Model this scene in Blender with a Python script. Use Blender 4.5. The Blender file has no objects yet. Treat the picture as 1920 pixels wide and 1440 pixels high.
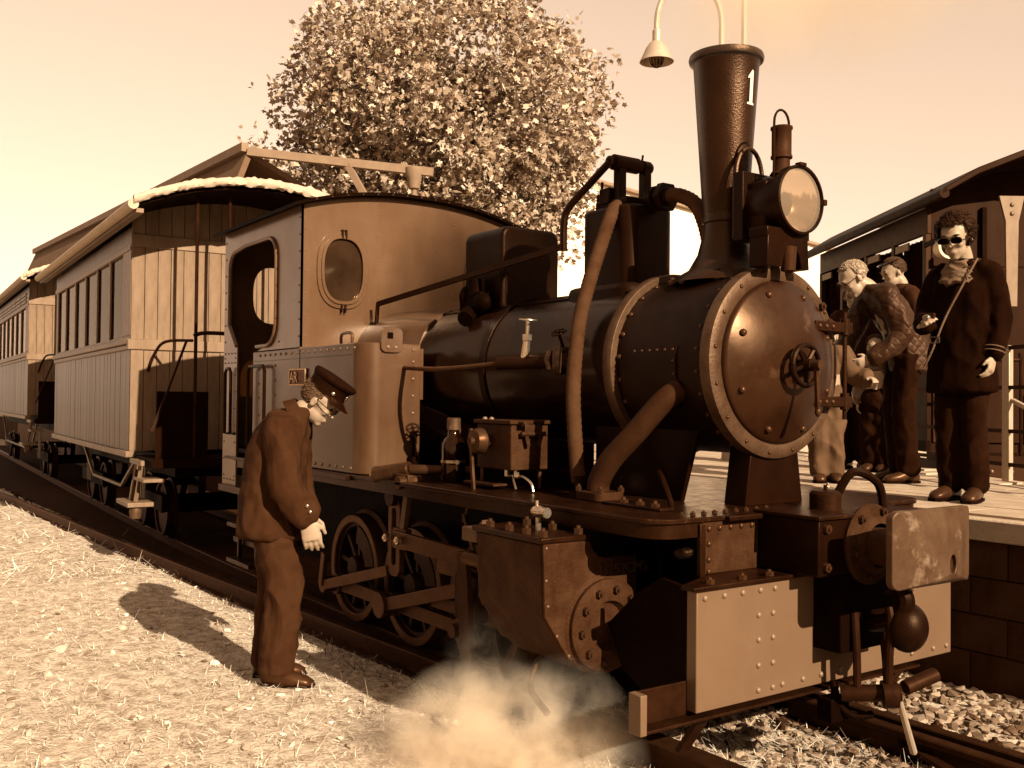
import bpy, bmesh, math, random
import numpy as np
from mathutils import Vector, Matrix, noise
random.seed(7); rng = np.random.default_rng(7)
scn = bpy.context.scene
R = math.radians
# ------------------------------------------------------------------ camera
cam_d = bpy.data.cameras.new('camera'); cam = bpy.data.objects.new('camera', cam_d)
scn.collection.objects.link(cam); scn.camera = cam
cam_d.sensor_width = 36.0; cam_d.lens = 34.69; cam_d.clip_start = 0.05; cam_d.clip_end = 2000
cam.matrix_world = Matrix(((0.57344, 0.00797, 0.81921, 2.5), (0.81918, -0.01778, -0.57326, -3.36), (0.01000, 0.99981, -0.01673, 1.5), (0, 0, 0, 1)))
# ------------------------------------------------------------------ sky and sun
SUN_AZ, SUN_EL = 1.0, 27.0
world = bpy.data.worlds.new('World'); scn.world = world; world.use_nodes = True
nt = world.node_tree; nt.nodes.clear()
sky = nt.nodes.new('ShaderNodeTexSky'); sky.sky_type = 'NISHITA'; sky.sun_disc = False
sky.sun_elevation = R(SUN_EL); sky.sun_rotation = R(90 - SUN_AZ); sky.air_density = 1.4; sky.dust_density = 0.0; sky.ozone_density = 1.0
bw = nt.nodes.new('ShaderNodeRGBToBW'); tint = nt.nodes.new('ShaderNodeMix'); tint.data_type = 'RGBA'; tint.blend_type = 'MULTIPLY'
tint.inputs[0].default_value = 1.0; tint.inputs[7].default_value = (1.0, 0.71, 0.50, 1)
bg = nt.nodes.new('ShaderNodeBackground'); bg.inputs[1].default_value = 0.11
wo = nt.nodes.new('ShaderNodeOutputWorld')
nt.links.new(sky.outputs[0], bw.inputs[0]); film = nt.nodes.new('ShaderNodeMath'); film.operation = 'POWER'; film.inputs[1].default_value = 0.6      # hazy, even autumn sky
gain = nt.nodes.new('ShaderNodeMath'); gain.operation = 'MULTIPLY'; gain.inputs[1].default_value = 1.78
nt.links.new(bw.outputs[0], film.inputs[0]); nt.links.new(film.outputs[0], gain.inputs[0]); nt.links.new(gain.outputs[0], tint.inputs[6]); nt.links.new(tint.outputs[2], bg.inputs[0]); nt.links.new(bg.outputs[0], wo.inputs[0])
sun_d = bpy.data.lights.new('sun', 'SUN'); sun_d.energy = 5.0; sun_d.angle = R(0.5); sun_d.color = (1.0, 0.87, 0.68)
sun = bpy.data.objects.new('sun', sun_d); scn.collection.objects.link(sun)
sdir = Vector((math.cos(R(SUN_EL)) * math.cos(R(SUN_AZ)), math.cos(R(SUN_EL)) * math.sin(R(SUN_AZ)), math.sin(R(SUN_EL))))
sun.rotation_euler = sdir.to_track_quat('Z', 'Y').to_euler(); sun.location = (6, -4, 8)
# ------------------------------------------------------------------ view
vs = scn.view_settings; vs.view_transform = 'Standard'; vs.look = 'None'; vs.gamma = 1.0; vs.exposure = 1.22
scn.render.engine = 'CYCLES'; scn.cycles.use_denoising = True
scn.cycles.max_bounces = 6; scn.cycles.volume_bounces = 4; scn.cycles.transparent_max_bounces = 12

# ------------------------------------------------------------------ materials (a toned photograph: every pigment is a sepia tone)
def sep(v):
    """sepia pigment of luminance v"""
    v = max(v, 0.0008)
    xs = [0.0, 0.005, 0.018, 0.045, 0.11, 0.25, 0.6]
    g = np.interp(v, xs, [.26, .29, .39, .51, .63, .72, .84]); b = np.interp(v, xs, [.08, .10, .16, .25, .38, .49, .65])
    r = v / (.2126 + .7152 * g + .0722 * b)
    return (min(r, 1), min(r * g, 1), min(r * b, 1), 1)

MATS = {}
def mat(name, v, rough=0.5, metal=0.0, var=0.18, scale=6.0, bump=0.0, bscale=60.0, wear=None, spec=0.5, stretch=(1, 1, 1), coat=0.0, rvar=0.1, streak=0.0):
    m = bpy.data.materials.new(name); m.use_nodes = True; n = m.node_tree.nodes; l = m.node_tree.links
    p = n['Principled BSDF']
    tc = n.new('ShaderNodeTexCoord'); mp = n.new('ShaderNodeMapping'); mp.inputs['Scale'].default_value = stretch
    l.new(tc.outputs['Object'], mp.inputs['Vector'])
    nz = n.new('ShaderNodeTexNoise'); nz.inputs['Scale'].default_value = scale; nz.inputs['Detail'].default_value = 6; nz.inputs['Roughness'].default_value = 0.65
    l.new(mp.outputs[0], nz.inputs['Vector'])
    cr = n.new('ShaderNodeValToRGB'); cr.color_ramp.elements[0].position = 0.3; cr.color_ramp.elements[1].position = 0.7
    cr.color_ramp.elements[0].color = sep(v * (1 - var)); cr.color_ramp.elements[1].color = sep(min(v * (1 + var), .95))
    l.new(nz.outputs['Fac'], cr.inputs['Fac']); col = cr.outputs['Color']
    if wear:
        v2, thr, wsc = wear
        nw = n.new('ShaderNodeTexNoise'); nw.inputs['Scale'].default_value = wsc; nw.inputs['Detail'].default_value = 8; nw.inputs['Roughness'].default_value = 0.7
        l.new(mp.outputs[0], nw.inputs['Vector'])
        wr = n.new('ShaderNodeValToRGB'); wr.color_ramp.elements[0].position = thr; wr.color_ramp.elements[1].position = min(thr + 0.12, 1)
        l.new(nw.outputs['Fac'], wr.inputs['Fac'])
        mx = n.new('ShaderNodeMix'); mx.data_type = 'RGBA'; l.new(wr.outputs['Color'], mx.inputs[0]); l.new(col, mx.inputs[6]); mx.inputs[7].default_value = sep(v2); col = mx.outputs[2]
    if streak:      # grime that has run down the sheet, and rubbed patches
        ms = n.new('ShaderNodeMapping'); ms.inputs['Scale'].default_value = (4.5, 4.5, 1.1); l.new(tc.outputs['Object'], ms.inputs['Vector'])
        ns = n.new('ShaderNodeTexNoise'); ns.inputs['Scale'].default_value = 1.6; ns.inputs['Detail'].default_value = 9; ns.inputs['Roughness'].default_value = .7; l.new(ms.outputs[0], ns.inputs['Vector'])
        rs = n.new('ShaderNodeValToRGB'); rs.color_ramp.elements[0].position = .34; rs.color_ramp.elements[1].position = .58; d_ = 1 - streak
        rs.color_ramp.elements[0].color = (d_, d_ * .93, d_ * .86, 1); rs.color_ramp.elements[1].color = (1, 1, 1, 1); l.new(ns.outputs['Fac'], rs.inputs['Fac'])
        mk = n.new('ShaderNodeMix'); mk.data_type = 'RGBA'; mk.blend_type = 'MULTIPLY'; mk.inputs[0].default_value = 1; l.new(col, mk.inputs[6]); l.new(rs.outputs['Color'], mk.inputs[7]); col = mk.outputs[2]
    l.new(col, p.inputs['Base Color'])
    rr = n.new('ShaderNodeMapRange'); rr.inputs['To Min'].default_value = max(rough - rvar, .03); rr.inputs['To Max'].default_value = min(rough + rvar, 1)
    n2 = n.new('ShaderNodeTexNoise'); n2.inputs['Scale'].default_value = scale * 2.3; n2.inputs['Detail'].default_value = 5; l.new(mp.outputs[0], n2.inputs['Vector'])
    l.new(n2.outputs['Fac'], rr.inputs['Value']); l.new(rr.outputs[0], p.inputs['Roughness'])
    p.inputs['Metallic'].default_value = metal; p.inputs['Specular IOR Level'].default_value = spec
    p.inputs['Specular Tint'].default_value = (1.0, 0.56, 0.30, 1) if v < .03 else (1.0, 0.74, 0.52, 1); p.inputs['Coat Weight'].default_value = coat; p.inputs['Coat Tint'].default_value = (1, .7, .45, 1)
    p.inputs['Coat Roughness'].default_value = 0.12
    if bump:
        nb = n.new('ShaderNodeTexNoise'); nb.inputs['Scale'].default_value = bscale; nb.inputs['Detail'].default_value = 6; l.new(mp.outputs[0], nb.inputs['Vector'])
        bp = n.new('ShaderNodeBump'); bp.inputs['Strength'].default_value = bump; bp.inputs['Distance'].default_value = 0.01
        l.new(nb.outputs['Fac'], bp.inputs['Height']); l.new(bp.outputs['Normal'], p.inputs['Normal'])
    MATS[name] = m; return m

mat('black_paint', 0.003, 0.34, spec=0.1, var=0.5, scale=4, bump=0.06, bscale=25, wear=(0.0125, 0.66, 9), rvar=.16)
mat('sooty_black', 0.0015, 0.62, var=0.5, scale=7, bump=0.25, bscale=90, wear=(0.0105, 0.64, 14), spec=0.03)
mat('boiler_paint', 0.003, 0.24, var=0.5, scale=3, bump=0.03, bscale=8, spec=0.24, coat=0.06, rvar=.12)
mat('smokebox_paint', 0.003, 0.42, var=0.45, scale=5, bump=0.12, bscale=120, wear=(0.0104, 0.62, 10), rvar=.15, spec=0.12, streak=0.4)
mat('door_paint', 0.009, 0.32, var=0.5, scale=3.2, bump=0.05, bscale=30, wear=(0.0314, 0.6, 6), rvar=.16, spec=0.26, streak=0.2)
mat('dome_paint', 0.003, 0.42, var=0.4, scale=4, bump=0.04, bscale=10, spec=0.12)
mat('chimney_paint', 0.005, 0.33, var=0.4, scale=5, bump=0.22, bscale=130, rvar=.12, spec=0.38)
mat('ring_metal', 0.033, 0.5, 0.3, var=0.4, scale=12, bump=0.2, bscale=80, wear=(0.0215, 0.55, 18), spec=0.4)
mat('cab_paint', 0.053, 0.3, 0.0, var=0.16, scale=2.2, bump=0.1, bscale=3.0, wear=(0.134, 0.66, 3.5), spec=0.42, coat=0.15, rvar=.1, streak=0.12)
mat('tank_paint', 0.035, 0.34, 0.0, var=0.22, scale=1.8, bump=0.1, bscale=4.0, wear=(0.0341, 0.62, 3.0), spec=0.42, coat=0.12, rvar=.12, streak=0.22)
mat('beam_paint', 0.068, 0.5, var=0.1, scale=3, bump=0.06, bscale=20, wear=(0.0664, 0.68, 9), streak=0, spec=0.4)
mat('rivet_beam', 0.1, 0.42, var=0.1)
mat('rivet_dark', 0.02, 0.36, 0.2, var=0.3, spec=0.3)
mat('rivet_tank', 0.06, 0.35, var=0.2)
mat('worn_steel', 0.042, 0.5, 0.25, var=0.4, scale=7, bump=0.15, bscale=40, wear=(0.151, 0.56, 5), rvar=.15, streak=0.2, spec=0.4)
mat('rod_steel', 0.026, 0.42, 0.45, var=0.45, scale=11, bump=0.1, bscale=50, wear=(0.0126, 0.6, 13), spec=0.22)
mat('dark_steel', 0.007, 0.5, 0.2, var=0.5, scale=10, bump=0.15, bscale=60, wear=(0.025, 0.64, 15), spec=0.1)
mat('bright_metal', 0.4, 0.26, 0.9, var=0.2, scale=20, bump=0.05, bscale=60)
mat('brass', 0.2, 0.3, 0.85, var=0.25, scale=15, wear=(0.0476, 0.62, 20))
mat('casting', 0.018, 0.62, 0.1, var=0.45, scale=9, bump=0.4, bscale=110, wear=(0.00969, 0.58, 10), rvar=.12, spec=0.1, streak=0.25)
mat('lagging', 0.026, 0.78, var=0.3, scale=10, bump=0.2, bscale=90, spec=0.06)
mat('grey_pipe', 0.014, 0.6, 0.1, var=0.3, scale=9, bump=0.15, bscale=70, spec=0.1)
mat('footplate_iron', 0.0055, 0.36, 0.2, var=0.5, scale=8, bump=0.15, bscale=50, wear=(0.0308, 0.62, 8), rvar=.15, spec=0.15)
mat('white_paint', 0.5, 0.5, var=0.06, scale=20)
mat('coach_wood', 0.11, 0.55, var=0.2, scale=4, stretch=(1, 1, .12), bump=0.08, bscale=50, wear=(0.124, 0.62, 6), spec=0.3, streak=0.4)
mat('coach_side', 0.046, 0.42, var=0.12, scale=5, stretch=(4, 4, .1), bump=0.15, bscale=20, rvar=.1, spec=0.3, streak=0.35)
mat('coach_trim', 0.1, 0.5, var=0.12, scale=6, bump=0.05, streak=0.3)
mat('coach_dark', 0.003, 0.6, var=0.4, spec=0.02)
mat('canvas_roof', 0.3, 0.75, var=0.12, scale=6, bump=0.2, bscale=30)
mat('blind', 0.3, 0.8, var=0.1)
mat('shed_roof', 0.075, 0.8, var=0.12, scale=2.5, bump=0.1, bscale=20, spec=0.1)
mat('shed_beam', 0.13, 0.7, var=0.15, scale=5)
mat('pale_wall', 0.6, 0.85, var=0.05, scale=1, streak=0.1)
mat('wagon_brown', 0.006, 0.55, var=0.3, scale=4, stretch=(1, 1, .3), bump=0.1, spec=0.08)
mat('wagon_panel', 0.012, 0.5, var=0.2, scale=4, bump=0.05, spec=0.12)
mat('curtain', 0.004, 0.85, var=0.4, spec=0.03)
mat('concrete', 0.27, 0.85, var=0.2, scale=5, bump=0.3, bscale=60, wear=(0.176, 0.6, 12), spec=0.2)
mat('concrete_block', 0.026, 0.9, var=0.22, scale=6, bump=0.5, bscale=70, spec=0.05, streak=0.4)
mat('rail_steel', 0.014, 0.5, 0.3, var=0.35, scale=14, bump=0.15, bscale=60, spec=0.12)
mat('sleeper_wood', 0.012, 0.8, var=0.4, scale=8, stretch=(1, .1, 1), bump=0.3, bscale=30, spec=0.03)
mat('stone', 0.4, 0.9, var=0.35, scale=9, bump=0.4, bscale=40)
mat('ballast_stone', 0.2, 0.9, var=0.6, scale=2.2, bump=0.4, bscale=40)
mat('shade_ballast', 0.016, 0.95, var=0.6, scale=14, bump=0.5, bscale=40, spec=0.03)  # dark tone stands for the shade under the train
mat('straw', 0.35, 0.7, var=0.45, scale=5)
mat('soil', 0.34, 0.95, var=0.6, scale=14, bump=1.0, bscale=45, wear=(0.45, 0.55, 40), spec=0.1)
mat('bark', 0.08, 0.9, var=0.4, scale=6, bump=0.4, bscale=20, spec=0.1)
mat('skin', 0.2, 0.5, var=0.08, scale=12, bump=0.06, bscale=90)
mat('skin_shade', 0.19, 0.5, var=0.1, scale=12)
mat('lip', 0.07, 0.5, var=0.1)
mat('hair_white', 0.2, 0.7, var=0.3, scale=60, bump=0.6, bscale=140)
mat('hair_dark', 0.008, 0.6, var=0.5, scale=60, bump=0.6, bscale=140, spec=0.15)
mat('hair_brown', 0.035, 0.6, var=0.5, scale=50, bump=0.6, bscale=140, spec=0.15)
mat('hair_grey', 0.05, 0.7, var=0.5, scale=90, bump=0.6, bscale=160, spec=0.15)
mat('wool_uniform', 0.0165, 0.88, var=0.25, scale=9, bump=0.35, bscale=260, spec=0.05)
mat('wool_cap', 0.0035, 0.8, var=0.3, scale=20, bump=0.3, bscale=250, spec=0.05)
mat('trouser_uniform', 0.0175, 0.9, var=0.25, scale=8, bump=0.3, bscale=240, spec=0.05)
mat('leather_shoe', 0.015, 0.35, var=0.4, scale=12, bump=0.1, spec=0.3)
mat('visor', 0.004, 0.15, var=0.2, spec=0.4)
mat('coat_black', 0.003, 0.85, var=0.4, scale=9, bump=0.3, bscale=220, spec=0.03)
mat('trouser_black', 0.0045, 0.85, var=0.4, scale=9, bump=0.2, bscale=200, spec=0.04)
mat('quilt', 0.02, 0.45, var=0.35, scale=7, bump=0.1, bscale=60, spec=0.2)
mat('coat_brown', 0.013, 0.85, var=0.3, scale=8, bump=0.2, bscale=150, spec=0.06)
mat('trouser_pale', 0.05, 0.8, var=0.15, scale=6, bump=0.2, bscale=120, spec=0.1)
mat('scarf', 0.07, 0.9, var=0.25, scale=14, bump=0.4, bscale=80)
mat('puffer', 0.04, 0.28, var=0.5, scale=10, bump=0.5, bscale=22)
mat('lens_dark', 0.002, 0.08, var=0.1, spec=0.5)
mat('reflector', 0.5, 0.22, 0.75, var=0.08, scale=6)
mat('silver_paint', 0.32, 0.4, 0.3, var=0.12, scale=10)

def shader_mat(name):
    m = bpy.data.materials.new(name); m.use_nodes = True; m.node_tree.nodes.clear(); MATS[name] = m
    return m, m.node_tree.nodes, m.node_tree.links
m, n, l = shader_mat('glass')
gl = n.new('ShaderNodeBsdfGlossy'); gl.inputs['Roughness'].default_value = .06; gl.inputs['Color'].default_value = (1, .9, .8, 1)
tr = n.new('ShaderNodeBsdfTransparent'); tr.inputs['Color'].default_value = (.8, .72, .62, 1)
fr = n.new('ShaderNodeFresnel'); fr.inputs['IOR'].default_value = 1.06
sh = n.new('ShaderNodeMixShader'); ou = n.new('ShaderNodeOutputMaterial')
l.new(fr.outputs[0], sh.inputs[0]); l.new(tr.outputs[0], sh.inputs[1]); l.new(gl.outputs[0], sh.inputs[2]); l.new(sh.outputs[0], ou.inputs[0])
m, n, l = shader_mat('dusty_glass')
gl = n.new('ShaderNodeBsdfGlossy'); gl.inputs['Roughness'].default_value = .1; gl.inputs['Color'].default_value = (1, .7, .45, 1)
tr = n.new('ShaderNodeBsdfTransparent'); tr.inputs['Color'].default_value = (.5, .36, .22, 1)
df = n.new('ShaderNodeBsdfDiffuse'); df.inputs['Color'].default_value = sep(.05)
nz = n.new('ShaderNodeTexNoise'); nz.inputs['Scale'].default_value = 4; nz.inputs['Detail'].default_value = 9
rp = n.new('ShaderNodeMapRange'); rp.inputs['From Min'].default_value = .3; rp.inputs['From Max'].default_value = .8; rp.inputs['To Min'].default_value = .12; rp.inputs['To Max'].default_value = .5
fr = n.new('ShaderNodeFresnel'); fr.inputs['IOR'].default_value = 1.6
s1 = n.new('ShaderNodeMixShader'); s2 = n.new('ShaderNodeMixShader'); ou = n.new('ShaderNodeOutputMaterial'); tc = n.new('ShaderNodeTexCoord')
l.new(tc.outputs['Object'], nz.inputs['Vector']); l.new(nz.outputs['Fac'], rp.inputs['Value'])
l.new(rp.outputs[0], s1.inputs[0]); l.new(tr.outputs[0], s1.inputs[1]); l.new(df.outputs[0], s1.inputs[2])
l.new(fr.outputs[0], s2.inputs[0]); l.new(s1.outputs[0], s2.inputs[1]); l.new(gl.outputs[0], s2.inputs[2]); l.new(s2.outputs[0], ou.inputs[0])
m, n, l = shader_mat('lens_glass')
gl = n.new('ShaderNodeBsdfGlossy'); gl.inputs['Roughness'].default_value = .08; gl.inputs['Color'].default_value = (1, .8, .58, 1)
df = n.new('ShaderNodeBsdfDiffuse'); df.inputs['Color'].default_value = sep(.22); tr = n.new('ShaderNodeBsdfTransparent'); tr.inputs['Color'].default_value = (1, .85, .66, 1)
s0 = n.new('ShaderNodeMixShader'); s0.inputs[0].default_value = .55; s1 = n.new('ShaderNodeMixShader'); s1.inputs[0].default_value = .3; ou = n.new('ShaderNodeOutputMaterial')
l.new(tr.outputs[0], s0.inputs[1]); l.new(df.outputs[0], s0.inputs[2]); l.new(s0.outputs[0], s1.inputs[1]); l.new(gl.outputs[0], s1.inputs[2]); l.new(s1.outputs[0], ou.inputs[0])
m, n, l = shader_mat('leaf')
df = n.new('ShaderNodeBsdfPrincipled'); df.inputs['Roughness'].default_value = .45; df.inputs['Specular Tint'].default_value = (1, .7, .45, 1)
tl = n.new('ShaderNodeBsdfTranslucent'); ge = n.new('ShaderNodeNewGeometry'); cr = n.new('ShaderNodeValToRGB')
cr.color_ramp.elements[0].color = sep(.08); cr.color_ramp.elements[1].color = sep(.48); e = cr.color_ramp.elements.new(.5); e.color = sep(.23)
l.new(ge.outputs['Random Per Island'], cr.inputs['Fac']); l.new(cr.outputs[0], df.inputs['Base Color']); l.new(cr.outputs[0], tl.inputs['Color'])
s1 = n.new('ShaderNodeMixShader'); s1.inputs[0].default_value = .22; ou = n.new('ShaderNodeOutputMaterial')
l.new(df.outputs[0], s1.inputs[1]); l.new(tl.outputs[0], s1.inputs[2]); l.new(s1.outputs[0], ou.inputs[0])
# island-random tones for loose stones and straw
for nm, a, b in (('stone_mix', .1, .6), ('straw_mix', .12, .68), ('ballast_mix', .04, .25), ('shade_ballast_mix', .005, .024), ('dry_weed', .01, .05)):  # the darkest ballast tones stand for shade under the train
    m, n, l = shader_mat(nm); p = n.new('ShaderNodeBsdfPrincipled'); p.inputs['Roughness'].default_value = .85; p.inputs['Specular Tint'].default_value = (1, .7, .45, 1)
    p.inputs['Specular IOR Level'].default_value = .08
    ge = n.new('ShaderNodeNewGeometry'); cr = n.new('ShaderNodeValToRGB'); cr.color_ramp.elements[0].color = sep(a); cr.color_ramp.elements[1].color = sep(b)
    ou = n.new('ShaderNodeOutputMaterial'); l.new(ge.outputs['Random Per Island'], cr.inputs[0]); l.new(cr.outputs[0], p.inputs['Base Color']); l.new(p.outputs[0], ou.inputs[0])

# ------------------------------------------------------------------ geometry helpers
ROOT = {}
def link(o): scn.collection.objects.link(o); return o
def tag(o, label=None, cat=None, group=None, kind=None):
    if label: o['label'] = label
    if cat: o['category'] = cat
    if group: o['group'] = group
    if kind: o['kind'] = kind
    return o
def thing(name, label, cat, loc=(0, 0, 0), rz=0.0, group=None, kind=None):
    o = bpy.data.objects.new(name, None); o.empty_display_size = .2; link(o)
    o.location = loc; o.rotation_euler = (0, 0, rz)
    ROOT[o.name] = (Matrix.Translation(loc) @ Matrix.Rotation(rz, 4, 'Z')).inverted()
    return tag(o, label, cat, group, kind)
def inv_of(parent):
    while parent is not None:
        if parent.name in ROOT: return ROOT[parent.name]
        parent = parent.parent
    return Matrix()
def perp(d):
    d = Vector(d).normalized(); a = Vector((0, 0, 1)) if abs(d.z) < .9 else Vector((1, 0, 0))
    u = d.cross(a).normalized(); return u, d.cross(u).normalized()
class MB:
    def __init__(s): s.v = []; s.f = []
    def add(s, vs, fs):
        b = len(s.v); s.v += [tuple(x) for x in vs]; s.f += [tuple(i + b for i in f) for f in fs]; return s
    def box(s, x0, x1, y0, y1, z0, z1, M=None):
        vs = [Vector(p) for p in ((x0, y0, z0), (x1, y0, z0), (x1, y1, z0), (x0, y1, z0), (x0, y0, z1), (x1, y0, z1), (x1, y1, z1), (x0, y1, z1))]
        if M: vs = [M @ p for p in vs]
        return s.add(vs, [(3, 2, 1, 0), (4, 5, 6, 7), (0, 1, 5, 4), (1, 2, 6, 5), (2, 3, 7, 6), (3, 0, 4, 7)])
    def bar(s, p, q, w, h, up=(0, 0, 1)):
        p = Vector(p); q = Vector(q); d = (q - p).normalized(); u = Vector(up); side = d.cross(u)
        if side.length < 1e-4: side = d.cross(Vector((1, 0, 0)))
        side.normalize(); u = side.cross(d)
        a = side * w / 2; b = u * h / 2
        vs = [p - a - b, p + a - b, p + a + b, p - a + b, q - a - b, q + a - b, q + a + b, q - a + b]
        return s.add(vs, [(0, 1, 2, 3), (7, 6, 5, 4), (1, 0, 4, 5), (2, 1, 5, 6), (3, 2, 6, 7), (0, 3, 7, 4)])
    def cyl(s, p, q, r0, r1=None, n=20, caps=True):
        r1 = r0 if r1 is None else r1; p = Vector(p); q = Vector(q); u, w = perp(q - p); vs = []
        for c, r in ((p, r0), (q, r1)):
            for i in range(n): a = 2 * math.pi * i / n; vs.append(c + u * math.cos(a) * r + w * math.sin(a) * r)
        fs = [(i, (i + 1) % n, n + (i + 1) % n, n + i) for i in range(n)]
        if caps: fs += [tuple(range(n - 1, -1, -1)), tuple(range(n, 2 * n))]
        return s.add(vs, fs)
    def lathe(s, prof, o=(0, 0, 0), ax=(0, 0, 1), n=32, closed=False):
        o = Vector(o); ax = Vector(ax).normalized(); u, w = perp(ax); vs = []; fs = []; k = len(prof)
        for r, h in prof:
            for i in range(n): a = 2 * math.pi * i / n; vs.append(o + ax * h + (u * math.cos(a) + w * math.sin(a)) * max(r, 1e-5))
        for j in range(k - 1 if not closed else k):
            j2 = (j + 1) % k
            for i in range(n): fs.append((j * n + i, j * n + (i + 1) % n, j2 * n + (i + 1) % n, j2 * n + i))
        return s.add(vs, fs)
    def tube(s, pts, r, n=10, caps=True, ref=None):
        pts = [Vector(p) for p in pts]; rs = r if isinstance(r, (list, tuple)) else [r] * len(pts); vs = []; fs = []; u = None
        for i, p in enumerate(pts):
            d = (pts[min(i + 1, len(pts) - 1)] - pts[max(i - 1, 0)]).normalized()
            if u is None: u, _ = perp(d)
            u = (u - d * u.dot(d)).normalized(); w = d.cross(u)
            for k in range(n): a = 2 * math.pi * k / n; vs.append(p + (u * math.cos(a) + w * math.sin(a)) * rs[i])
        for i in range(len(pts) - 1):
            for k in range(n): fs.append((i * n + k, i * n + (k + 1) % n, (i + 1) * n + (k + 1) % n, (i + 1) * n + k))
        if caps: fs += [tuple(range(n - 1, -1, -1)), tuple(range((len(pts) - 1) * n, len(pts) * n))]
        return s.add(vs, fs)
    def prism(s, poly, o, U, V, depth):
        """polygon in (U,V) axes from o, extruded by depth vector"""
        o = Vector(o); U = Vector(U); V = Vector(V); D = Vector(depth); n = len(poly)
        vs = [o + U * a + V * b for a, b in poly]; vs += [p + D for p in vs]
        return s.add(vs, [tuple(range(n - 1, -1, -1)), tuple(range(n, 2 * n))] + [(i, (i + 1) % n, n + (i + 1) % n, n + i) for i in range(n)])
    def ring(s, outer, inner, o, U, V, depth):
        """plate with a hole: outer and inner loops of equal count"""
        o = Vector(o); U = Vector(U); V = Vector(V); D = Vector(depth); n = len(outer)
        pts = [o + U * a + V * b for a, b in outer] + [o + U * a + V * b for a, b in inner]; vs = pts + [p + D for p in pts]; fs = []
        for i in range(n):
            j = (i + 1) % n
            fs += [(i, j, n + j, n + i), (2 * n + j, 2 * n + i, 3 * n + i, 3 * n + j), (i, 2 * n + i, 2 * n + j, j), (n + j, 3 * n + j, 3 * n + i, n + i)]
        return s.add(vs, fs)
    def ell(s, c, rad, M=None, nu=16, nv=10):
        c = Vector(c); vs = []; fs = []
        for j in range(nv + 1):
            t = math.pi * j / nv
            for i in range(nu):
                a = 2 * math.pi * i / nu; p = Vector((math.sin(t) * math.cos(a) * rad[0], math.sin(t) * math.sin(a) * rad[1], math.cos(t) * rad[2]))
                vs.append(c + (M @ p if M else p))
        for j in range(nv):
            for i in range(nu): fs.append((j * nu + i, (j + 1) * nu + i, (j + 1) * nu + (i + 1) % nu, j * nu + (i + 1) % nu))
        return s.add(vs, fs)
    def loft(s, secs, n=18, caps=True):
        """secs: (centre, axis vector a, axis vector b[, squareness])"""
        vs = []; fs = []
        for sec in secs:
            c, a, b = Vector(sec[0]), Vector(sec[1]), Vector(sec[2]); e = sec[3] if len(sec) > 3 else 1.0
            for i in range(n):
                t = 2 * math.pi * i / n; ct, st = math.cos(t), math.sin(t)
                vs.append(c + a * math.copysign(abs(ct) ** e, ct) + b * math.copysign(abs(st) ** e, st))
        k = len(secs)
        for j in range(k - 1):
            for i in range(n): fs.append((j * n + i, j * n + (i + 1) % n, (j + 1) * n + (i + 1) % n, (j + 1) * n + i))
        if caps: fs += [tuple(range(n - 1, -1, -1)), tuple(range((k - 1) * n, k * n))]
        return s.add(vs, fs)
    def mesh(s, name, M=None):
        me = bpy.data.meshes.new(name); vs = s.v if M is None else [tuple(M @ Vector(p)) for p in s.v]
        me.from_pydata(vs, [], s.f); bm = bmesh.new(); bm.from_mesh(me); bmesh.ops.remove_doubles(bm, verts=bm.verts, dist=1e-5)
        bmesh.ops.recalc_face_normals(bm, faces=bm.faces); bm.to_mesh(me); bm.free(); return me
    def build(s, name, m, parent=None, smooth=35, bevel=0.0, local=False, seg=2):
        me = s.mesh(name, None if (local or parent is None) else inv_of(parent)); me.materials.append(MATS[m])
        o = link(bpy.data.objects.new(name, me)); o.parent = parent
        if smooth: me.shade_smooth(); me.set_sharp_from_angle(angle=R(smooth))
        if bevel:
            b = o.modifiers.new('bevel', 'BEVEL'); b.width = bevel; b.segments = seg; b.limit_method = 'ANGLE'; b.angle_limit = R(40); b.harden_normals = False
        return o
def place(name, me, parent, loc, ax=(0, 0, 1), sc=1.0, spin=0.0, local=False):
    """copy of a shared mesh (its +Z turned to ax) as a child"""
    M = Matrix.Translation(loc) @ Vector(ax).to_track_quat('Z', 'Y').to_matrix().to_4x4() @ Matrix.Rotation(spin, 4, 'Z') @ Matrix.Scale(sc, 4)
    o = link(bpy.data.objects.new(name, me)); o.parent = parent; o.matrix_basis = M if local else inv_of(parent) @ M; return o
def shared(mb, name, m, smooth=40):
    me = mb.mesh(name); me.materials.append(MATS[m]); me.shade_smooth(); me.set_sharp_from_angle(angle=R(smooth)); return me
def rivet_mesh(name, m, r=.013, h=.009): return shared(MB().lathe([(r, -.002), (r, .001), (r * .86, h * .55), (r * .5, h * .9), (0, h)], n=12), name, m, 80)
def bolt_mesh(name, m, r=.02, h=.018):
    mb = MB(); mb.cyl((0, 0, -.003), (0, 0, h), r, r, 6); mb.cyl((0, 0, h), (0, 0, h * 1.5), r * .5, r * .42, 10); return shared(mb, name, m, 30)
RV_BEAM = rivet_mesh('rivet', 'rivet_beam', .0125, .010); RV_DARK = rivet_mesh('rivet', 'rivet_dark', .0125, .010); RV_TANK = rivet_mesh('rivet', 'rivet_tank', .0105, .007)
RV_WAGON = rivet_mesh('rivet', 'rivet_tank', .02, .012)
BOLT = bolt_mesh('bolt', 'rivet_dark'); BOLT_S = bolt_mesh('bolt', 'bright_metal', .014, .012); BOLT_C = bolt_mesh('bolt', 'rod_steel', .017, .02)
def arc(cx, cy, r, a0, a1, n, ry=None): ry = ry or r; return [(cx + r * math.cos(R(a0 + (a1 - a0) * i / n)), cy + ry * math.sin(R(a0 + (a1 - a0) * i / n))) for i in range(n + 1)]
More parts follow.
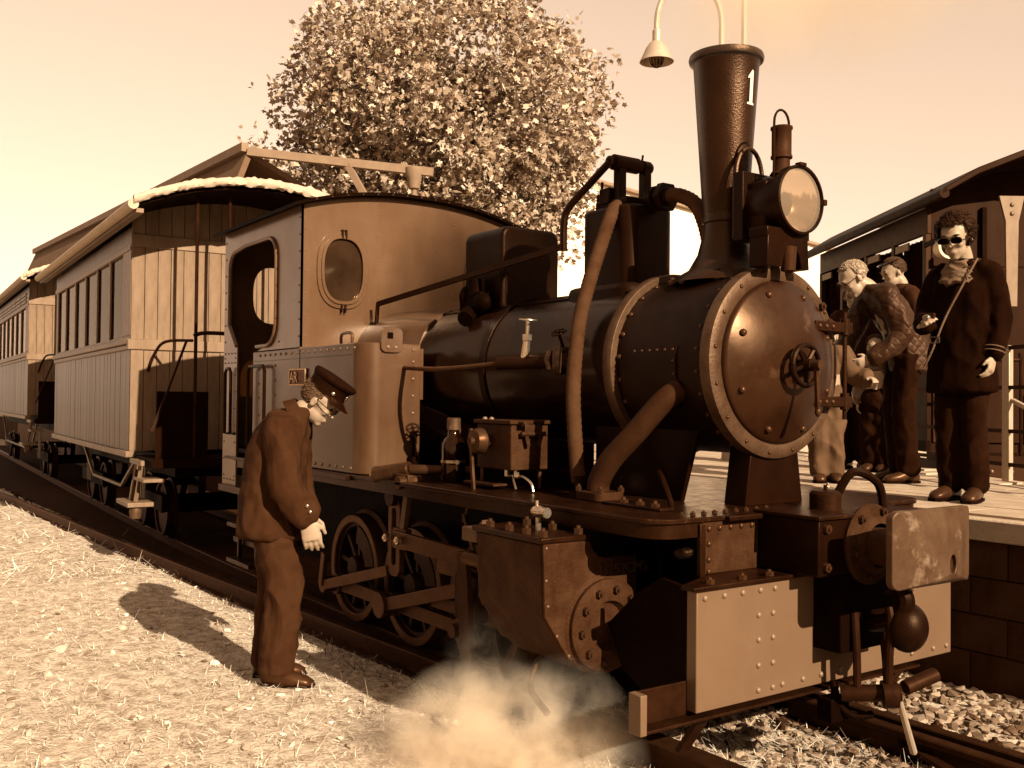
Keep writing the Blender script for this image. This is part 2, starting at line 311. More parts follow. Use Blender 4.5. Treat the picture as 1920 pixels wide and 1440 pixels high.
def rrect(x0, x1, y0, y1, r, k=5):
    return arc(x1 - r, y1 - r, r, 0, 90, k) + arc(x0 + r, y1 - r, r, 90, 180, k) + arc(x0 + r, y0 + r, r, 180, 270, k) + arc(x1 - r, y0 + r, r, 270, 360, k)
def smooth_path(pts, k=6):
    P = [Vector(p) for p in pts]; out = []
    for i in range(len(P) - 1):
        a, b, c, d = P[max(i - 1, 0)], P[i], P[i + 1], P[min(i + 2, len(P) - 1)]
        for j in range(k):
            t = j / k; out.append(.5 * ((2 * b) + (c - a) * t + (2 * a - 5 * b + 4 * c - d) * t * t + (3 * b - a - 3 * c + d) * t ** 3))
    return out + [P[-1]]
def handwheel(name, m, parent, c, ax, r, spokes=4, dish=0.0, tr=None):
    ax = Vector(ax).normalized(); c = Vector(c); u, w = perp(ax); mb = MB(); tr = tr or r * .11
    mb.tube([c + (u * math.cos(2 * math.pi * i / 24) + w * math.sin(2 * math.pi * i / 24)) * r for i in range(25)], tr, 8, False)
    mb.cyl(c - ax * r * .12, c + ax * r * .2, r * .22, n=12)
    for i in range(spokes): a = 2 * math.pi * i / spokes + .3; mb.cyl(c, c + (u * math.cos(a) + w * math.sin(a)) * r, tr * .8, n=6)
    return mb.build(name, m, parent)

# ================================================================== SETTING
def axis_samples(parts):
    out = []
    for a, b, st in parts: out += list(np.arange(a, b, st))
    return np.array(out + [parts[-1][1]])
def sheet_noise(x, y): return .022 * noise.noise(Vector((x * .9, y * .9, 3))) + .012 * noise.noise(Vector((x * 3.1, y * 3.1, 9)))
def ground_z(x, y):
    k = min(1, max(0, (-y - .75) / .5)) if y < 0 else 0
    return sheet_noise(x, y) * (.35 + .65 * k) + .02 * k
xs = axis_samples([(-900, -60, 120), (-60, -16, 4), (-16, 4.5, .14), (4.5, 40, 5), (40, 900, 120)])
ys = axis_samples([(-900, -40, 120), (-40, -6, 4), (-6, 9, .14), (9, 60, 5), (60, 900, 120)])
gv = [(x, y, ground_z(x, y) if (-16 < x < 4.4 and -6 < y < 9) else 0.0) for y in ys for x in xs]
nx = len(xs); gf = [(j * nx + i, j * nx + i + 1, (j + 1) * nx + i + 1, (j + 1) * nx + i) for j in range(len(ys) - 1) for i in range(nx - 1)]
me = bpy.data.meshes.new('ground'); me.from_pydata(gv, [], gf); me.shade_smooth(); me.materials.append(MATS['soil'])
tag(link(bpy.data.objects.new('ground', me)), 'pale dry ground of straw and earth beside the track', 'ground', kind='structure')

# -------- track
def centre_y(x):
    t = max(0, -(x + 4.2)); return .0489 * (t - 2.2 + 2.2 * math.exp(-t / 2.2)) - .02 * min(1, t / 3)
RAILP = [(-.055, 0), (.055, 0), (.055, .012), (.012, .022), (.010, .082), (.030, .092), (.031, .116), (.026, .122), (-.026, .122), (-.031, .116), (-.030, .092), (-.010, .082), (-.012, .022), (-.055, .012)]
def rail(parent, path, name='rail', z0=0.0):
    mb = MB(); vs = []; k = len(RAILP)
    for i, p in enumerate(path):
        a = Vector(path[max(i - 1, 0)]); b = Vector(path[min(i + 1, len(path) - 1)]); d = (b - a).normalized(); s = Vector((-d.y, d.x))
        for u, w in RAILP: vs.append((p[0] + s.x * u, p[1] + s.y * u, z0 + w))
    fs = [(i * k + j, i * k + (j + 1) % k, (i + 1) * k + (j + 1) % k, (i + 1) * k + j) for i in range(len(path) - 1) for j in range(k)]
    fs += [tuple(range(k)), tuple(range((len(path) - 1) * k, len(path) * k))]
    mb.add(vs, fs); return mb.build(name, 'rail_steel', parent, smooth=30)
track = thing('railway_track', 'metre gauge railway track under the steam locomotive and coaches', 'track', kind='structure')
XR = [9 - .6 * i for i in range(90)]
rail(track, [(x, centre_y(x) - .55) for x in XR]); rail(track, [(x, centre_y(x) + .55) for x in XR])
rail(track, [(1.9, -.47), (-.6, -.50), (-2, -.66), (-3.2, -.74), (-4.5, -.82), (-7, -.96), (-10, -1.1), (-13.2, -1.25), (-20, -1.62), (-30, -2.3)], 'turnout_rail')
rail(track, [(9, .30), (4, .36), (1.2, .40), (-.6, .44)], 'switch_blade')
slp = shared(MB().box(-.1, .1, -.95, .95, -.07, .012), 'sleeper', 'sleeper_wood', 30)
for i in range(44):
    x = 4.2 - .62 * i; o = link(bpy.data.objects.new('sleeper', slp)); o.parent = track; o.location = (x, centre_y(x), -.035 + 0.004 * (i % 2)); o.rotation_euler = (0, 0, random.uniform(-.03, .03))
mb = MB(); mb.box(-.25, .55, .60, .72, .02, .05); mb.box(-.05, .35, .62, .70, .05, .075); mb.build('tie_plate', 'rail_steel', track, bevel=.006)
mb = MB(); mb.bar((-.1, .48, .06), (.35, .30, .05), .05, .02); mb.cyl((.0, .42, .05), (.0, .42, .12), .022, n=10); mb.build('point_lug', 'dark_steel', track, bevel=.003)
for p in ((-.16, .66, .05), (.02, .66, .075), (.28, .66, .075), (.46, .66, .05)): place('bolt', BOLT_C, track, p, sc=1.5)

# -------- loose stones, straw
ICO = None
def ico_base():
    bm = bmesh.new(); bmesh.ops.create_icosphere(bm, subdivisions=1, radius=1); v = np.array([x.co[:] for x in bm.verts]); f = np.array([[a.index for a in q.verts] for q in bm.faces]); bm.free(); return v, f
IV, IF = ico_base()
def stones(name, m, pts, rmin, rmax, label, cat, flat=.6, power=2.0):
    n_ = len(pts); V = []; F = []
    r = rmin + (rmax - rmin) * rng.random(n_) ** power
    A = rng.normal(size=(n_, 3, 3)); Q = np.linalg.qr(A)[0]
    jit = 1 + .28 * rng.normal(size=(n_, len(IV)))
    sq = np.stack([np.ones(n_), rng.uniform(.6, 1, n_), rng.uniform(.5, .9, n_)], 1)
    for i in range(n_):
        p = (IV * jit[i][:, None] * sq[i]) @ Q[i].T * r[i]; p[:, 2] *= flat; V.append(p + np.array([pts[i][0], pts[i][1], pts[i][2] + r[i] * .25])); F.append(IF + i * len(IV))
    me = bpy.data.meshes.new(name); me.from_pydata(np.concatenate(V).tolist(), [], np.concatenate(F).tolist()); me.materials.append(MATS[m])
    return tag(link(bpy.data.objects.new(name, me)), label, cat, kind='stuff')
def scatter(n_, x0, x1, y0, y1, ok=lambda x, y: True, bias=None):
    out = []
    while len(out) < n_:
        x = x0 + (x1 - x0) * (random.random() if bias is None else random.random() ** bias); y = random.uniform(y0, y1)
        if ok(x, y): out.append((x, y, ground_z(x, y) if y < 9 and -16 < x < 4.4 else 0))
    return out
def trail_y(x): return -.62 if x > -1.5 else -.62 - (-.1 * x - .1) * .55
stones('grass_pebbles', 'stone_mix', scatter(2600, 1.6, -9, -5.2, -.75, bias=1.3), .006, .032, 'small pale pebbles scattered through the dry grass', 'pebbles', power=3)
stones('front_ballast', 'ballast_mix', scatter(4200, -1.3, 4.2, -.5, .5), .012, .034, 'pale ballast stones between the rails ahead of the locomotive', 'ballast')
stones('shoulder_ballast', 'ballast_mix', scatter(3600, -1.4, 4.2, .72, 1.62), .014, .045, 'pale angular ballast stones between the track and the platform wall', 'ballast')
stones('shade_toned_ballast', 'shade_ballast_mix', scatter(5200, -16, -.5, -1.02, 1.5, ok=lambda x, y: y > -.75 + (.05 * (x + 3) if x < -3 else 0)), .012, .04, 'ballast stones under the train with its shade in their dark colour', 'ballast')  # pale ballast coloured dark for the shade it lies in
stones('far_ballast', 'ballast_mix', [(x, y, .0) for x, y, _ in scatter(2600, -9, 1.5, 3.2, 8.9, ok=lambda x, y: y > 4.9 - .577 * (x + 1.6) and y < 9.5 - .577 * (x + 1.6))], .02, .06, 'sunlit ballast stones beyond the platform railing', 'ballast')
# bed sheet under the train, the shade there painted in as dark colour
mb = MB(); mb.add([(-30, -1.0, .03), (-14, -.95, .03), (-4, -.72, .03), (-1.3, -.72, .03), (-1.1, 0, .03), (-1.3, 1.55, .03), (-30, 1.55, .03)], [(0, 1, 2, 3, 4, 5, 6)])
tag(mb.build('shade_toned_bed', 'shade_ballast'), 'track bed with the shade of the train in its dark colour', 'track bed', kind='structure')
def straw(name, n_, region, m, lmin, lmax, w, label, up=.25, zoff=0.0):
    V = np.zeros((n_, 4, 3)); x0, x1, y0, y1, ok = region; i = 0
    while i < n_:
        x = x0 + (x1 - x0) * random.random() ** 1.5; y = random.uniform(y0, y1)
        if not ok(x, y): continue
        L = random.uniform(lmin, lmax); a = random.uniform(0, 2 * math.pi); e = abs(random.gauss(0, up)); z = ground_z(x, y) + zoff + random.uniform(0, .012)
        d = np.array([math.cos(a) * math.cos(e), math.sin(a) * math.cos(e), math.sin(e)]); s_ = np.array([-math.sin(a), math.cos(a), random.uniform(-.4, .4)]) * w * random.uniform(.6, 1.5)
        p = np.array([x, y, z]); bend = np.array([random.gauss(0, .15) * L, random.gauss(0, .15) * L, -.1 * L * math.sin(e)])
        V[i, 0] = p - s_; V[i, 1] = p + s_; V[i, 2] = p + d * L + bend + s_ * .3; V[i, 3] = p + d * L + bend - s_ * .3; i += 1
    F = np.arange(n_ * 4).reshape(n_, 4)
    me = bpy.data.meshes.new(name); me.from_pydata(V.reshape(-1, 3).tolist(), [], F.tolist()); me.materials.append(MATS[m])
    return tag(link(bpy.data.objects.new(name, me)), label, 'grass', kind='stuff')
edge_ok = lambda x, y: y < (-.74 if x > -2.6 else -.74 + .045 * (x + 2.6))
straw('dry_grass', 64000, (1.4, -7.5, -5.0, -.7, edge_ok), 'straw_mix', .018, .065, .0015, 'sun-bleached dry grass and straw beside the track', up=.35)
straw('dry_grass', 9000, (-6, -20, -9, -.8, edge_ok), 'straw_mix', .08, .2, .004, 'pale dry grass farther along the track', up=.4)
straw('tall_straw', 160, (.6, -9, -3.6, -.62, lambda x, y: True), 'straw_mix', .10, .2, .0014, 'taller bent straw stalks along the rail edge', up=.7)
straw('track_weeds', 9000, (1.9, -.8, -.95, .6, lambda x, y: True), 'straw_mix', .03, .1, .0016, 'dry straw lying between the front rails', up=.35)
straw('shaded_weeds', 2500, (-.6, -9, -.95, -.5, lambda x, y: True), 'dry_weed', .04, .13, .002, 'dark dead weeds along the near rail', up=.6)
# a few large pale stones lying in the grass
STN = []
for k in range(4):
    b = MB(); v = IV * (1 + .22 * rng.normal(size=(len(IV), 1))); b.add(v.tolist(), IF.tolist()); STN.append(shared(b, 'stone', 'stone', 60))
big = [(-1.10, -3.05, .05), (-.78, -2.55, .045), (-1.9, -3.05, .04), (-.35, -1.65, .05), (-2.7, -2.6, .035), (-3.2, -2.35, .045), (-3.7, -2.2, .05), (-.45, -2.6, .035), (-.2, -2.2, .03), (-2.2, -2.15, .035),
       (-1.55, -2.2, .04), (-2.1, -1.75, .03), (-4.6, -2.7, .05), (-5.3, -2.2, .04), (-2.9, -3.0, .035), (-1.3, -2.75, .025), (-.95, -2.9, .03), (-4.1, -1.75, .04), (-.7, -1.95, .03), (-1.15, -2.35, .025)]
for i, (x, y, r) in enumerate(big):
    o = link(bpy.data.objects.new('stone', STN[i % 4])); o.location = (x, y, ground_z(x, y) + r * .12); o.rotation_euler = (random.uniform(-.3, .3), random.uniform(-.3, .3), random.uniform(0, 6)); o.scale = (r, r * random.uniform(.6, .9), r * .42)
    tag(o, 'pale flat stone lying in the dry grass before the train', 'stone', 'pale stones in the dry grass')

# -------- platform
PZ = .92
plat_poly = [(-40, 1.62), (2.6, 1.62), (2.6, 1.95), (-1.6, 4.38), (-4.8, 6.22), (-10, 9.2), (-40, 9.2)]
platform = thing('platform', 'raised concrete station platform behind the locomotive', 'platform', kind='structure')
MB().prism(plat_poly, (0, 0, PZ - .13), (1, 0, 0), (0, 1, 0), (0, 0, .118)).build('platform_slab', 'concrete', platform, bevel=.012)
MB().prism([(-40, 1.75), (2.5, 1.75), (2.5, 1.9), (-1.7, 4.2), (-10, 9.0), (-40, 9.0)], (0, 0, 0), (1, 0, 0), (0, 1, 0), (0, 0, PZ - .14)).build('platform_core', 'concrete_block', platform)
pav = shared(MB().box(-.295, .295, -.195, .195, 0, .014), 'paving_slab', 'concrete', 30)
def inside(x, y): return y > 1.68 + .2 and y + .22 < (4.38 - .577 * (x + 1.6)) and x < 2.2
for j in range(12):
    for i in range(13):
        x = -5.6 + .6 * i + (.3 if j % 2 else 0); y = 1.9 + .4 * j
        if inside(x + .3, y):
            o = link(bpy.data.objects.new('paving_slab', pav)); o.parent = platform; o.location = (x, y, PZ - .013 + random.uniform(0, .002))
wall = thing('platform_wall', 'concrete block wall facing the track below the platform edge', 'wall', kind='structure')
MB().box(-40, 2.5, 1.735, 1.77, 0, PZ - .14).build('mortar_core', 'concrete_block', wall)
blk = shared(MB().box(-.196, .196, -.05, .05, -.0955, .0955), 'concrete_block', 'concrete_block', 30)
for j in range(4):
    for i in range(18):
        o = link(bpy.data.objects.new('concrete_block', blk)); o.parent = wall; o.location = (2.2 - .4 * i - (.2 if j % 2 else 0), 1.70 + random.uniform(-.004, .004), .10 + .198 * j)
rl = thing('platform_railing', 'white steel railing along the far edge of the platform', 'railing', (-1.6, 4.3, PZ))
pd = Vector((-.866, .5, 0)); p0 = Vector((-1.6, 4.24, PZ))
posts = [-2.2, -1.1, 0, .86, 2.2, 3.6, 5.2]
for t in posts:
    q = p0 + pd * t; MB().box(q.x - .03, q.x + .03, q.y - .03, q.y + .03, PZ - .01, PZ + 1.05).build('railing_post', 'silver_paint', rl, bevel=.004)
for h in (.12, .38, .72, 1.03):
    MB().bar(p0 + pd * -2.4 + Vector((0, 0, h)), p0 + pd * 5.4 + Vector((0, 0, h)), .03, .03).build('railing_bar', 'dark_steel', rl)
MB().bar(p0 + pd * 0 + Vector((.04, 0, .62)), p0 + pd * -1.1 + Vector((0, 0, .3)), .03, .03).build('railing_brace', 'silver_paint', rl)

# -------- gooseneck lamp post behind the chimney
lp = thing('platform_lamp_post', 'white lamp post with two gooseneck arms behind the chimney', 'lamp post', (-4.39, 4.165, PZ))
b0 = Vector((-4.39, 4.165, 0)); rt = Vector((.573, .819, 0))
mb = MB(); mb.cyl(b0 + Vector((0, 0, PZ)), b0 + Vector((0, 0, 4.3)), .06, .045, 14); mb.cyl(b0 + Vector((0, 0, PZ)), b0 + Vector((0, 0, PZ + .25)), .1, .08, 14); mb.build('pole', 'silver_paint', lp)
def arm(sgn, reach, ztop, zl, x0):
    pts = [b0 + Vector((0, 0, 4.25)), b0 + rt * sgn * x0 * .9 + Vector((0, 0, 4.7)), b0 + rt * sgn * x0 + Vector((0, 0, zl + .1))] + [b0 + rt * sgn * (x0 + (reach - x0) * (.5 - .5 * math.cos(R(a)))) + Vector((0, 0, zl + .28 + .45 * math.sin(R(a)))) for a in range(0, 181, 15)]
    pts.append(b0 + rt * sgn * reach + Vector((0, 0, zl + .18)))
    MB().tube(smooth_path(pts, 4), .03, 10).build('arm', 'silver_paint', lp)
    c = b0 + rt * sgn * reach + Vector((0, 0, zl))
    sh_ = MB().lathe([(.035, .22), (.045, .21), (.045, .10), (.075, .08), (.115, .02), (.145, -.05), (.175, -.11), (.170, -.112), (.14, -.05), (.11, .01), (.07, .06), (.0, .07)], c, n=28).build('lamp_shade', 'silver_paint', lp)
    MB().ell(c + Vector((0, 0, -.07)), (.06, .06, .08)).build('bulb', 'glass', lp)
    mb = MB()
    for i in range(6):
        a = math.pi * i / 6
        mb.tube([c + Vector((math.cos(a) * .075 * math.cos(t), math.sin(a) * .075 * math.cos(t), -.05 - .12 * math.sin(t))) for t in np.linspace(0, math.pi, 9)], .004, 5)
    mb.build('wire_guard', 'dark_steel', lp)
arm(-1, .78, 5.95, 5.06, .12); arm(1, .79, 6.2, 6.25, .11)

# -------- tree behind the train
def make_tree(base, cz, rx, rz_, nleaf, leaf, label):
    t = thing('plane_tree', label, 'tree', base); bx, by, bz = base; br = MB(); tips = []
    br.tube(smooth_path([(bx, by, 0), (bx + .05, by, 1.4), (bx - .05, by + .05, 2.8), (bx, by, cz - 1.2)], 4), [.28, .27, .25, .24, .23, .22, .21, .2, .19, .18, .17, .16, .15][:13], 10)
    for i in range(64):
        a = random.uniform(0, 2 * math.pi); st = Vector((bx, by, random.uniform(2.2, cz)));
        while True:
            q = Vector((random.uniform(-1, 1), random.uniform(-1, 1), random.uniform(-1, 1)))
            if .3 < q.length < 1: break
        en = Vector((bx + q.x * rx * .92, by + q.y * rx * .92, cz + q.z * rz_ * .92)); mid = st.lerp(en, .5) + Vector((random.gauss(0, .25), random.gauss(0, .25), .35))
        pts = smooth_path([st, mid, en], 5); br.tube(pts, [.06 * (1 - k / len(pts)) + .008 for k in range(len(pts))], 6)
        tips += pts[4:]
        for k in range(5):
            s0 = pts[random.randint(4, len(pts) - 1)]; e0 = s0 + Vector((random.gauss(0, .42), random.gauss(0, .42), random.gauss(.12, .35))); br.tube([s0, s0.lerp(e0, .5) + Vector((0, 0, .08)), e0], [.014, .01, .005], 5); tips += [s0.lerp(e0, .5), e0, e0]
    br.build('trunk', 'bark', t, smooth=60)
    # a lobed leaf of seven points, slightly folded
    LF = np.array([(0, 0, 0), (.42, .10, .03), (.30, .38, .06), (.55, .62, .02), (.20, .66, .05), (0, 1.0, -.02), (-.20, .66, .05), (-.55, .62, .02), (-.30, .38, .06), (-.42, .10, .03)])
    TR = [(0, 1, 2), (0, 2, 4), (2, 3, 4), (0, 4, 5), (0, 5, 6), (0, 6, 8), (6, 7, 8), (0, 8, 9)]
    V = []; F = []; T = np.array([x[:] for x in tips])
    # clumps: leaves gather at twig tips and at the uneven shell of the crown
    for i in range(nleaf):
        if random.random() < .7:
            c = T[random.randrange(len(T))] + rng.normal(size=3) * .17
        else:
            while True:
                q = rng.normal(size=3); q /= np.linalg.norm(q); lump = 1 + 0.16 * noise.noise(Vector(q * 1.9)) + .14 * noise.noise(Vector(q * 5.5 + 7))
                rr = (.62 + .38 * random.random() ** .6) * lump; c = np.array([bx + q[0] * rx * rr, by + q[1] * rx * rr, cz + q[2] * rz_ * rr])
                if noise.noise(Vector(c * .9)) > -.08: break
        if c[2] < 2.4: continue
        s_ = leaf * random.uniform(.55, 1.25); nrm = rng.normal(size=3) * .8 + np.array([.35, -.1, .55]); nrm /= np.linalg.norm(nrm)
        u = np.cross(nrm, rng.normal(size=3)); u /= np.linalg.norm(u); w = np.cross(nrm, u)
        V.append(c + (LF[:, :1] * u + LF[:, 1:2] * w + LF[:, 2:] * nrm * random.uniform(-2, 3)) * s_); b = 10 * (len(V) - 1); F += [(x + b, y + b, z + b) for x, y, z in TR]
    me = bpy.data.meshes.new('crown'); me.from_pydata((np.concatenate(V) - np.array([bx, by, bz])).tolist(), [], F); me.materials.append(MATS['leaf'])
    o = link(bpy.data.objects.new('crown', me)); o.parent = t
make_tree((-15.5, 7.35, 0), 6.9, 3.6, 3.6, 66000, .135, 'large pale-leaved plane tree rising behind the locomotive')

# -------- shed and timber canopy behind the coaches
sd = thing('station_shed', 'brown pitched shed roof with open canopy beam behind the coaches', 'shed', (-16, 4, 0))
A = Vector((-13.03, 2.24, 5.53)); B = Vector((-31.5, 2.1, 6.0)); D = Vector((0, 1, -.02))
mb = MB(); mb.add([A, B, B + Vector((0, 4.2, -1.9)), A + Vector((0, 4.2, -1.9)), A + Vector((0, 0, -.1)), B + Vector((0, 0, -.1)), B + Vector((0, 4.2, -2.0)), A + Vector((0, 4.2, -2.0))], [(0, 1, 2, 3), (7, 6, 5, 4), (0, 4, 5, 1), (1, 5, 6, 2), (2, 6, 7, 3), (3, 7, 4, 0)])
mb.build('far_roof_slope', 'shed_roof', sd)
mb = MB(); mb.add([A, B, B + Vector((.3, -1.1, -2.6)), A + Vector((.5, -1.1, -2.6)), A + Vector((0, .08, -.05)), B + Vector((0, .08, -.05)), B + Vector((.3, -1.0, -2.65)), A + Vector((.5, -1.0, -2.65))], [(3, 2, 1, 0), (4, 5, 6, 7), (0, 1, 5, 4), (1, 2, 6, 5), (2, 3, 7, 6), (3, 0, 4, 7)])
mb.build('near_roof_slope', 'shed_roof', sd)
MB().box(-31, -13.6, 1.6, 5.6, 0, 3.6).build('wall', 'shed_roof', sd)
MB().bar(A + Vector((0, -.05, .03)), B + Vector((0, -.05, .03)), .12, .14).build('ridge_board', 'shed_beam', sd)
E_ = Vector((-11.4, 4.56, 5.2))
MB().bar(A + Vector((0, 0, -.04)), E_ + (E_ - A) * .06 + Vector((0, 0, .0)), .12, .13).build('canopy_beam', 'shed_beam', sd)
P1 = A.lerp(E_, .56); MB().bar(P1, P1 + Vector((.35, .28, -.75)), .09, .10).build('brace', 'shed_beam', sd)
c = E_ + Vector((-.1, -.1, -.1)); MB().lathe([(.13, .16), (.16, .15), (.16, .06), (.12, -.02), (.09, -.18), (.05, -.2)], c, n=14).build('rain_hopper', 'shed_beam', sd)
MB().cyl(c + Vector((0, 0, -.2)), (c.x, c.y, 0), .045, n=10).build('downpipe', 'shed_beam', sd)
MB().cyl(c + Vector((.1, .1, -.25)), (c.x + .1, c.y + .1, 0), .035, n=10).build('downpipe', 'shed_beam', sd)

# -------- pale building behind, with its sunlit end wall
wb = thing('white_building', 'large white building far behind the tree with a sunlit end wall', 'building', (-28, 20, 0))
mb = MB(); mb.prism([(13.2, 0), (36, 0), (36, 7.6), (22.8, 8.75), (13.2, 9.6)], (-24, 0, 0), (0, 1, 0), (0, 0, 1), (-12, 0, 0)); mb.build('wall', 'pale_wall', wb)
mb = MB(); mb.prism([(13.1, 9.61), (22.8, 8.76), (36.2, 7.6), (36.2, 7.7), (22.8, 8.86), (13.1, 9.71)], (-23.8, 0, 0), (0, 1, 0), (0, 0, 1), (-12.3, 0, 0)); mb.build('roof_edge', 'shed_beam', wb)

# -------- wooded bank across the field, the dark band mirrored in the boiler side
wv = []; wf = []; k_ = 0
for a in np.arange(-152, 84, .8):
    for h in range(5):
        rr_ = rng.uniform(30, 36); r0 = rng.uniform(1.3, 2.4); c0_ = np.array([rr_ * math.cos(R(a)), -3 + rr_ * math.sin(R(a)), 1.0 + 1.75 * h + rng.uniform(-.6, .6)])
        if h == 4 and rng.random() < .45: continue
        wv.append(IV * (1 + .22 * rng.normal(size=(len(IV), 1))) * r0 + c0_); wf.append(IF + k_ * len(IV)); k_ += 1
me = bpy.data.meshes.new('wooded_bank'); me.from_pydata(np.concatenate(wv).tolist(), [], np.concatenate(wf).tolist()); me.materials.append(MATS['bark'])
tag(link(bpy.data.objects.new('wooded_bank', me)), 'dark line of trees across the field, behind the photographer', 'treeline', kind='stuff')

# ================================================================== STEAM LOCOMOTIVE (x forward, y to its left, side tanks at y = +-.85)
loco = thing('steam_locomotive', 'small black steam tank locomotive numbered 1 with tall chimney', 'locomotive', (-2.45, 0, 0))
BZ = 1.675; AX = Vector((1, 0, 0))
def ringpts(cx, r, az, cz=BZ, cy=0): return Vector((cx, cy + r * math.sin(R(az)), cz + r * math.cos(R(az))))
def part(mb, name, m, parent=None, **k): return mb.build(name, m, parent or loco, **k)
# frames
mb = MB(); mb.box(-4.75, -.20, -.44, -.41, .36, 1.03); mb.box(-4.75, -.20, .41, .44, .36, 1.03); mb.box(-4.75, -4.70, -.41, .41, .4, 1.0); mb.box(-1.4, -1.35, -.41, .41, .4, 1.0); mb.box(-3.9, -2.9, -.38, .38, .4, 1.25)
part(mb, 'main_frame', 'sooty_black', bevel=.004)
# footplate with rounded front corners and valance
out = [(-4.85, -.86)] + [(-.28 + .13 * math.sin(R(a)), -.73 - .13 * math.cos(R(a))) for a in range(0, 91, 10)] + [(-.15, -.50), (-.12, -.5), (-.12, .5), (-.15, .50)] + [(-.28 + .13 * math.cos(R(a)), .73 + .13 * math.sin(R(a))) for a in range(0, 91, 10)] + [(-4.85, .86)]
part(MB().prism(out, (0, 0, 1.045), (1, 0, 0), (0, 1, 0), (0, 0, .02)), 'footplate', 'footplate_iron', bevel=.004)
for sgn in (-1, 1):
    path = [(-4.85, sgn * .845)] + [(-.28 + .12 * math.sin(R(a)), sgn * (.725 + .12 * math.cos(R(a)))) for a in range(0, 91, 10)] + [(-.16, sgn * .62)]
    inn = [(-4.85, sgn * .825)] + [(-.28 + .10 * math.sin(R(a)), sgn * (.725 + .10 * math.cos(R(a)))) for a in range(0, 91, 10)] + [(-.18, sgn * .62)]
    part(MB().prism(path + inn[::-1], (0, 0, .99), (1, 0, 0), (0, 1, 0), (0, 0, .054)), 'valance', 'footplate_iron', smooth=40)
# buffer beam
beam = part(MB().box(-.05, 0, -.80, .80, .395, .828), 'buffer_beam', 'beam_paint', bevel=.004)
for y, z in [(-.76, .80), (-.66, .80), (-.563, .80), (-.466, .80), (-.385, .80)] + [(y, z) for z in (.708, .616, .521, .428) for y in (-.475, -.395)] + [(-.34, .431), (-.22, .432), (-.11, .433), (.011, .434), (.13, .434), (.36, .431), (.50, .431), (.51, .615), (.39, .615), (.39, .708), (.51, .708), (.51, .521), (.39, .521), (.66, .431), (.76, .431), (.76, .80), (.66, .80), (.56, .80), (.46, .80)]:
    place('rivet', RV_BEAM, beam, (0, y, z), (1, 0, 0))
part(MB().prism([(.018, -.83), (.018, .83), (-.05, .83), (-.17, .56), (-.17, -.56), (-.05, -.83)], (0, 0, .829), (1, 0, 0), (0, 1, 0), (0, 0, .016)), 'beam_top_plate', 'footplate_iron', bevel=.003)
for y in (-.72, -.55, -.40, -.24): place('bolt', BOLT, loco, (-.015, y, .845), sc=.9)
part(MB().box(-.175, -.16, -.61, .61, .845, 1.044), 'front_panel', 'casting', bevel=.003)
part(MB().box(-.165, -.145, -.635, -.605, .84, 1.04), 'panel_angle', 'footplate_iron', bevel=.003)
for y in (-.575, -.515, -.455, -.395, -.335): place('rivet', RV_DARK, loco, (-.16, y, 1.018), (1, 0, 0))
for z in (.96, .90, .855): place('rivet', RV_DARK, loco, (-.16, -.575, z), (1, 0, 0))
# end frame behind the beam, seen in the gap under the footplate
mb = MB(); mb.prism([(-.052, .40), (-.052, .828), (-.2, .845), (-.33, .77), (-.50, .62), (-.42, .47), (-.30, .40)], (0, -.785, 0), (1, 0, 0), (0, 0, 1), (0, .02, 0)); part(mb, 'end_gusset', 'sooty_black', bevel=.003)
mb = MB(); mb.box(-.95, -.18, -.42, -.40, .3, .84); mb.bar((-.75, -.45, .78), (-.2, -.7, .55), .05, .03); mb.tube(smooth_path([(-.5, -.52, .95), (-.45, -.55, .85), (-.48, -.52, .7), (-.42, -.5, .5)], 5), .014, 8)
part(mb, 'front_bracing', 'sooty_black', bevel=.003)
mb = MB(); mb.cyl((-.33, -.56, .90), (-.24, -.6, .92), .022, n=10); mb.ell((-.24, -.60, .925), (.03, .02, .02)); part(mb, 'drain_cock', 'brass')
# buffer housing and centre buffer
bx = part(MB().box(-.16, .135, -.30, .30, .848, 1.062), 'buffer_box', 'black_paint', bevel=.006)
part(MB().box(-.17, .15, -.315, .315, 1.063, 1.078), 'box_lid', 'footplate_iron', bx, bevel=.003)
for y in (-.26, .26):
    for z in (.885, 1.03): place('bolt', BOLT, bx, (.135, y, z), (1, 0, 0), .9)
mb = MB(); mb.lathe([(.0, .0), (.155, 0), (.158, .012), (.15, .024), (.115, .03), (.10, .05), (.085, .055)], (.136, .0, .955), AX, 28); part(mb, 'buffer_flange', 'casting')
for a in range(20, 360, 60): place('bolt', BOLT_C, loco, (.162, .135 * math.sin(R(a)), .955 + .135 * math.cos(R(a))), (1, 0, 0), .9)
S = lambda x, hw, z0, z1: ((x, 0, (z0 + z1) / 2), (0, hw, 0), (0, 0, (z1 - z0) / 2), .55)
part(MB().loft([S(.15, .085, .885, 1.02), S(.22, .085, .882, 1.02), S(.34, .075, .89, 1.0), S(.43, .10, .86, 1.01)], 20), 'buffer_shank', 'casting')
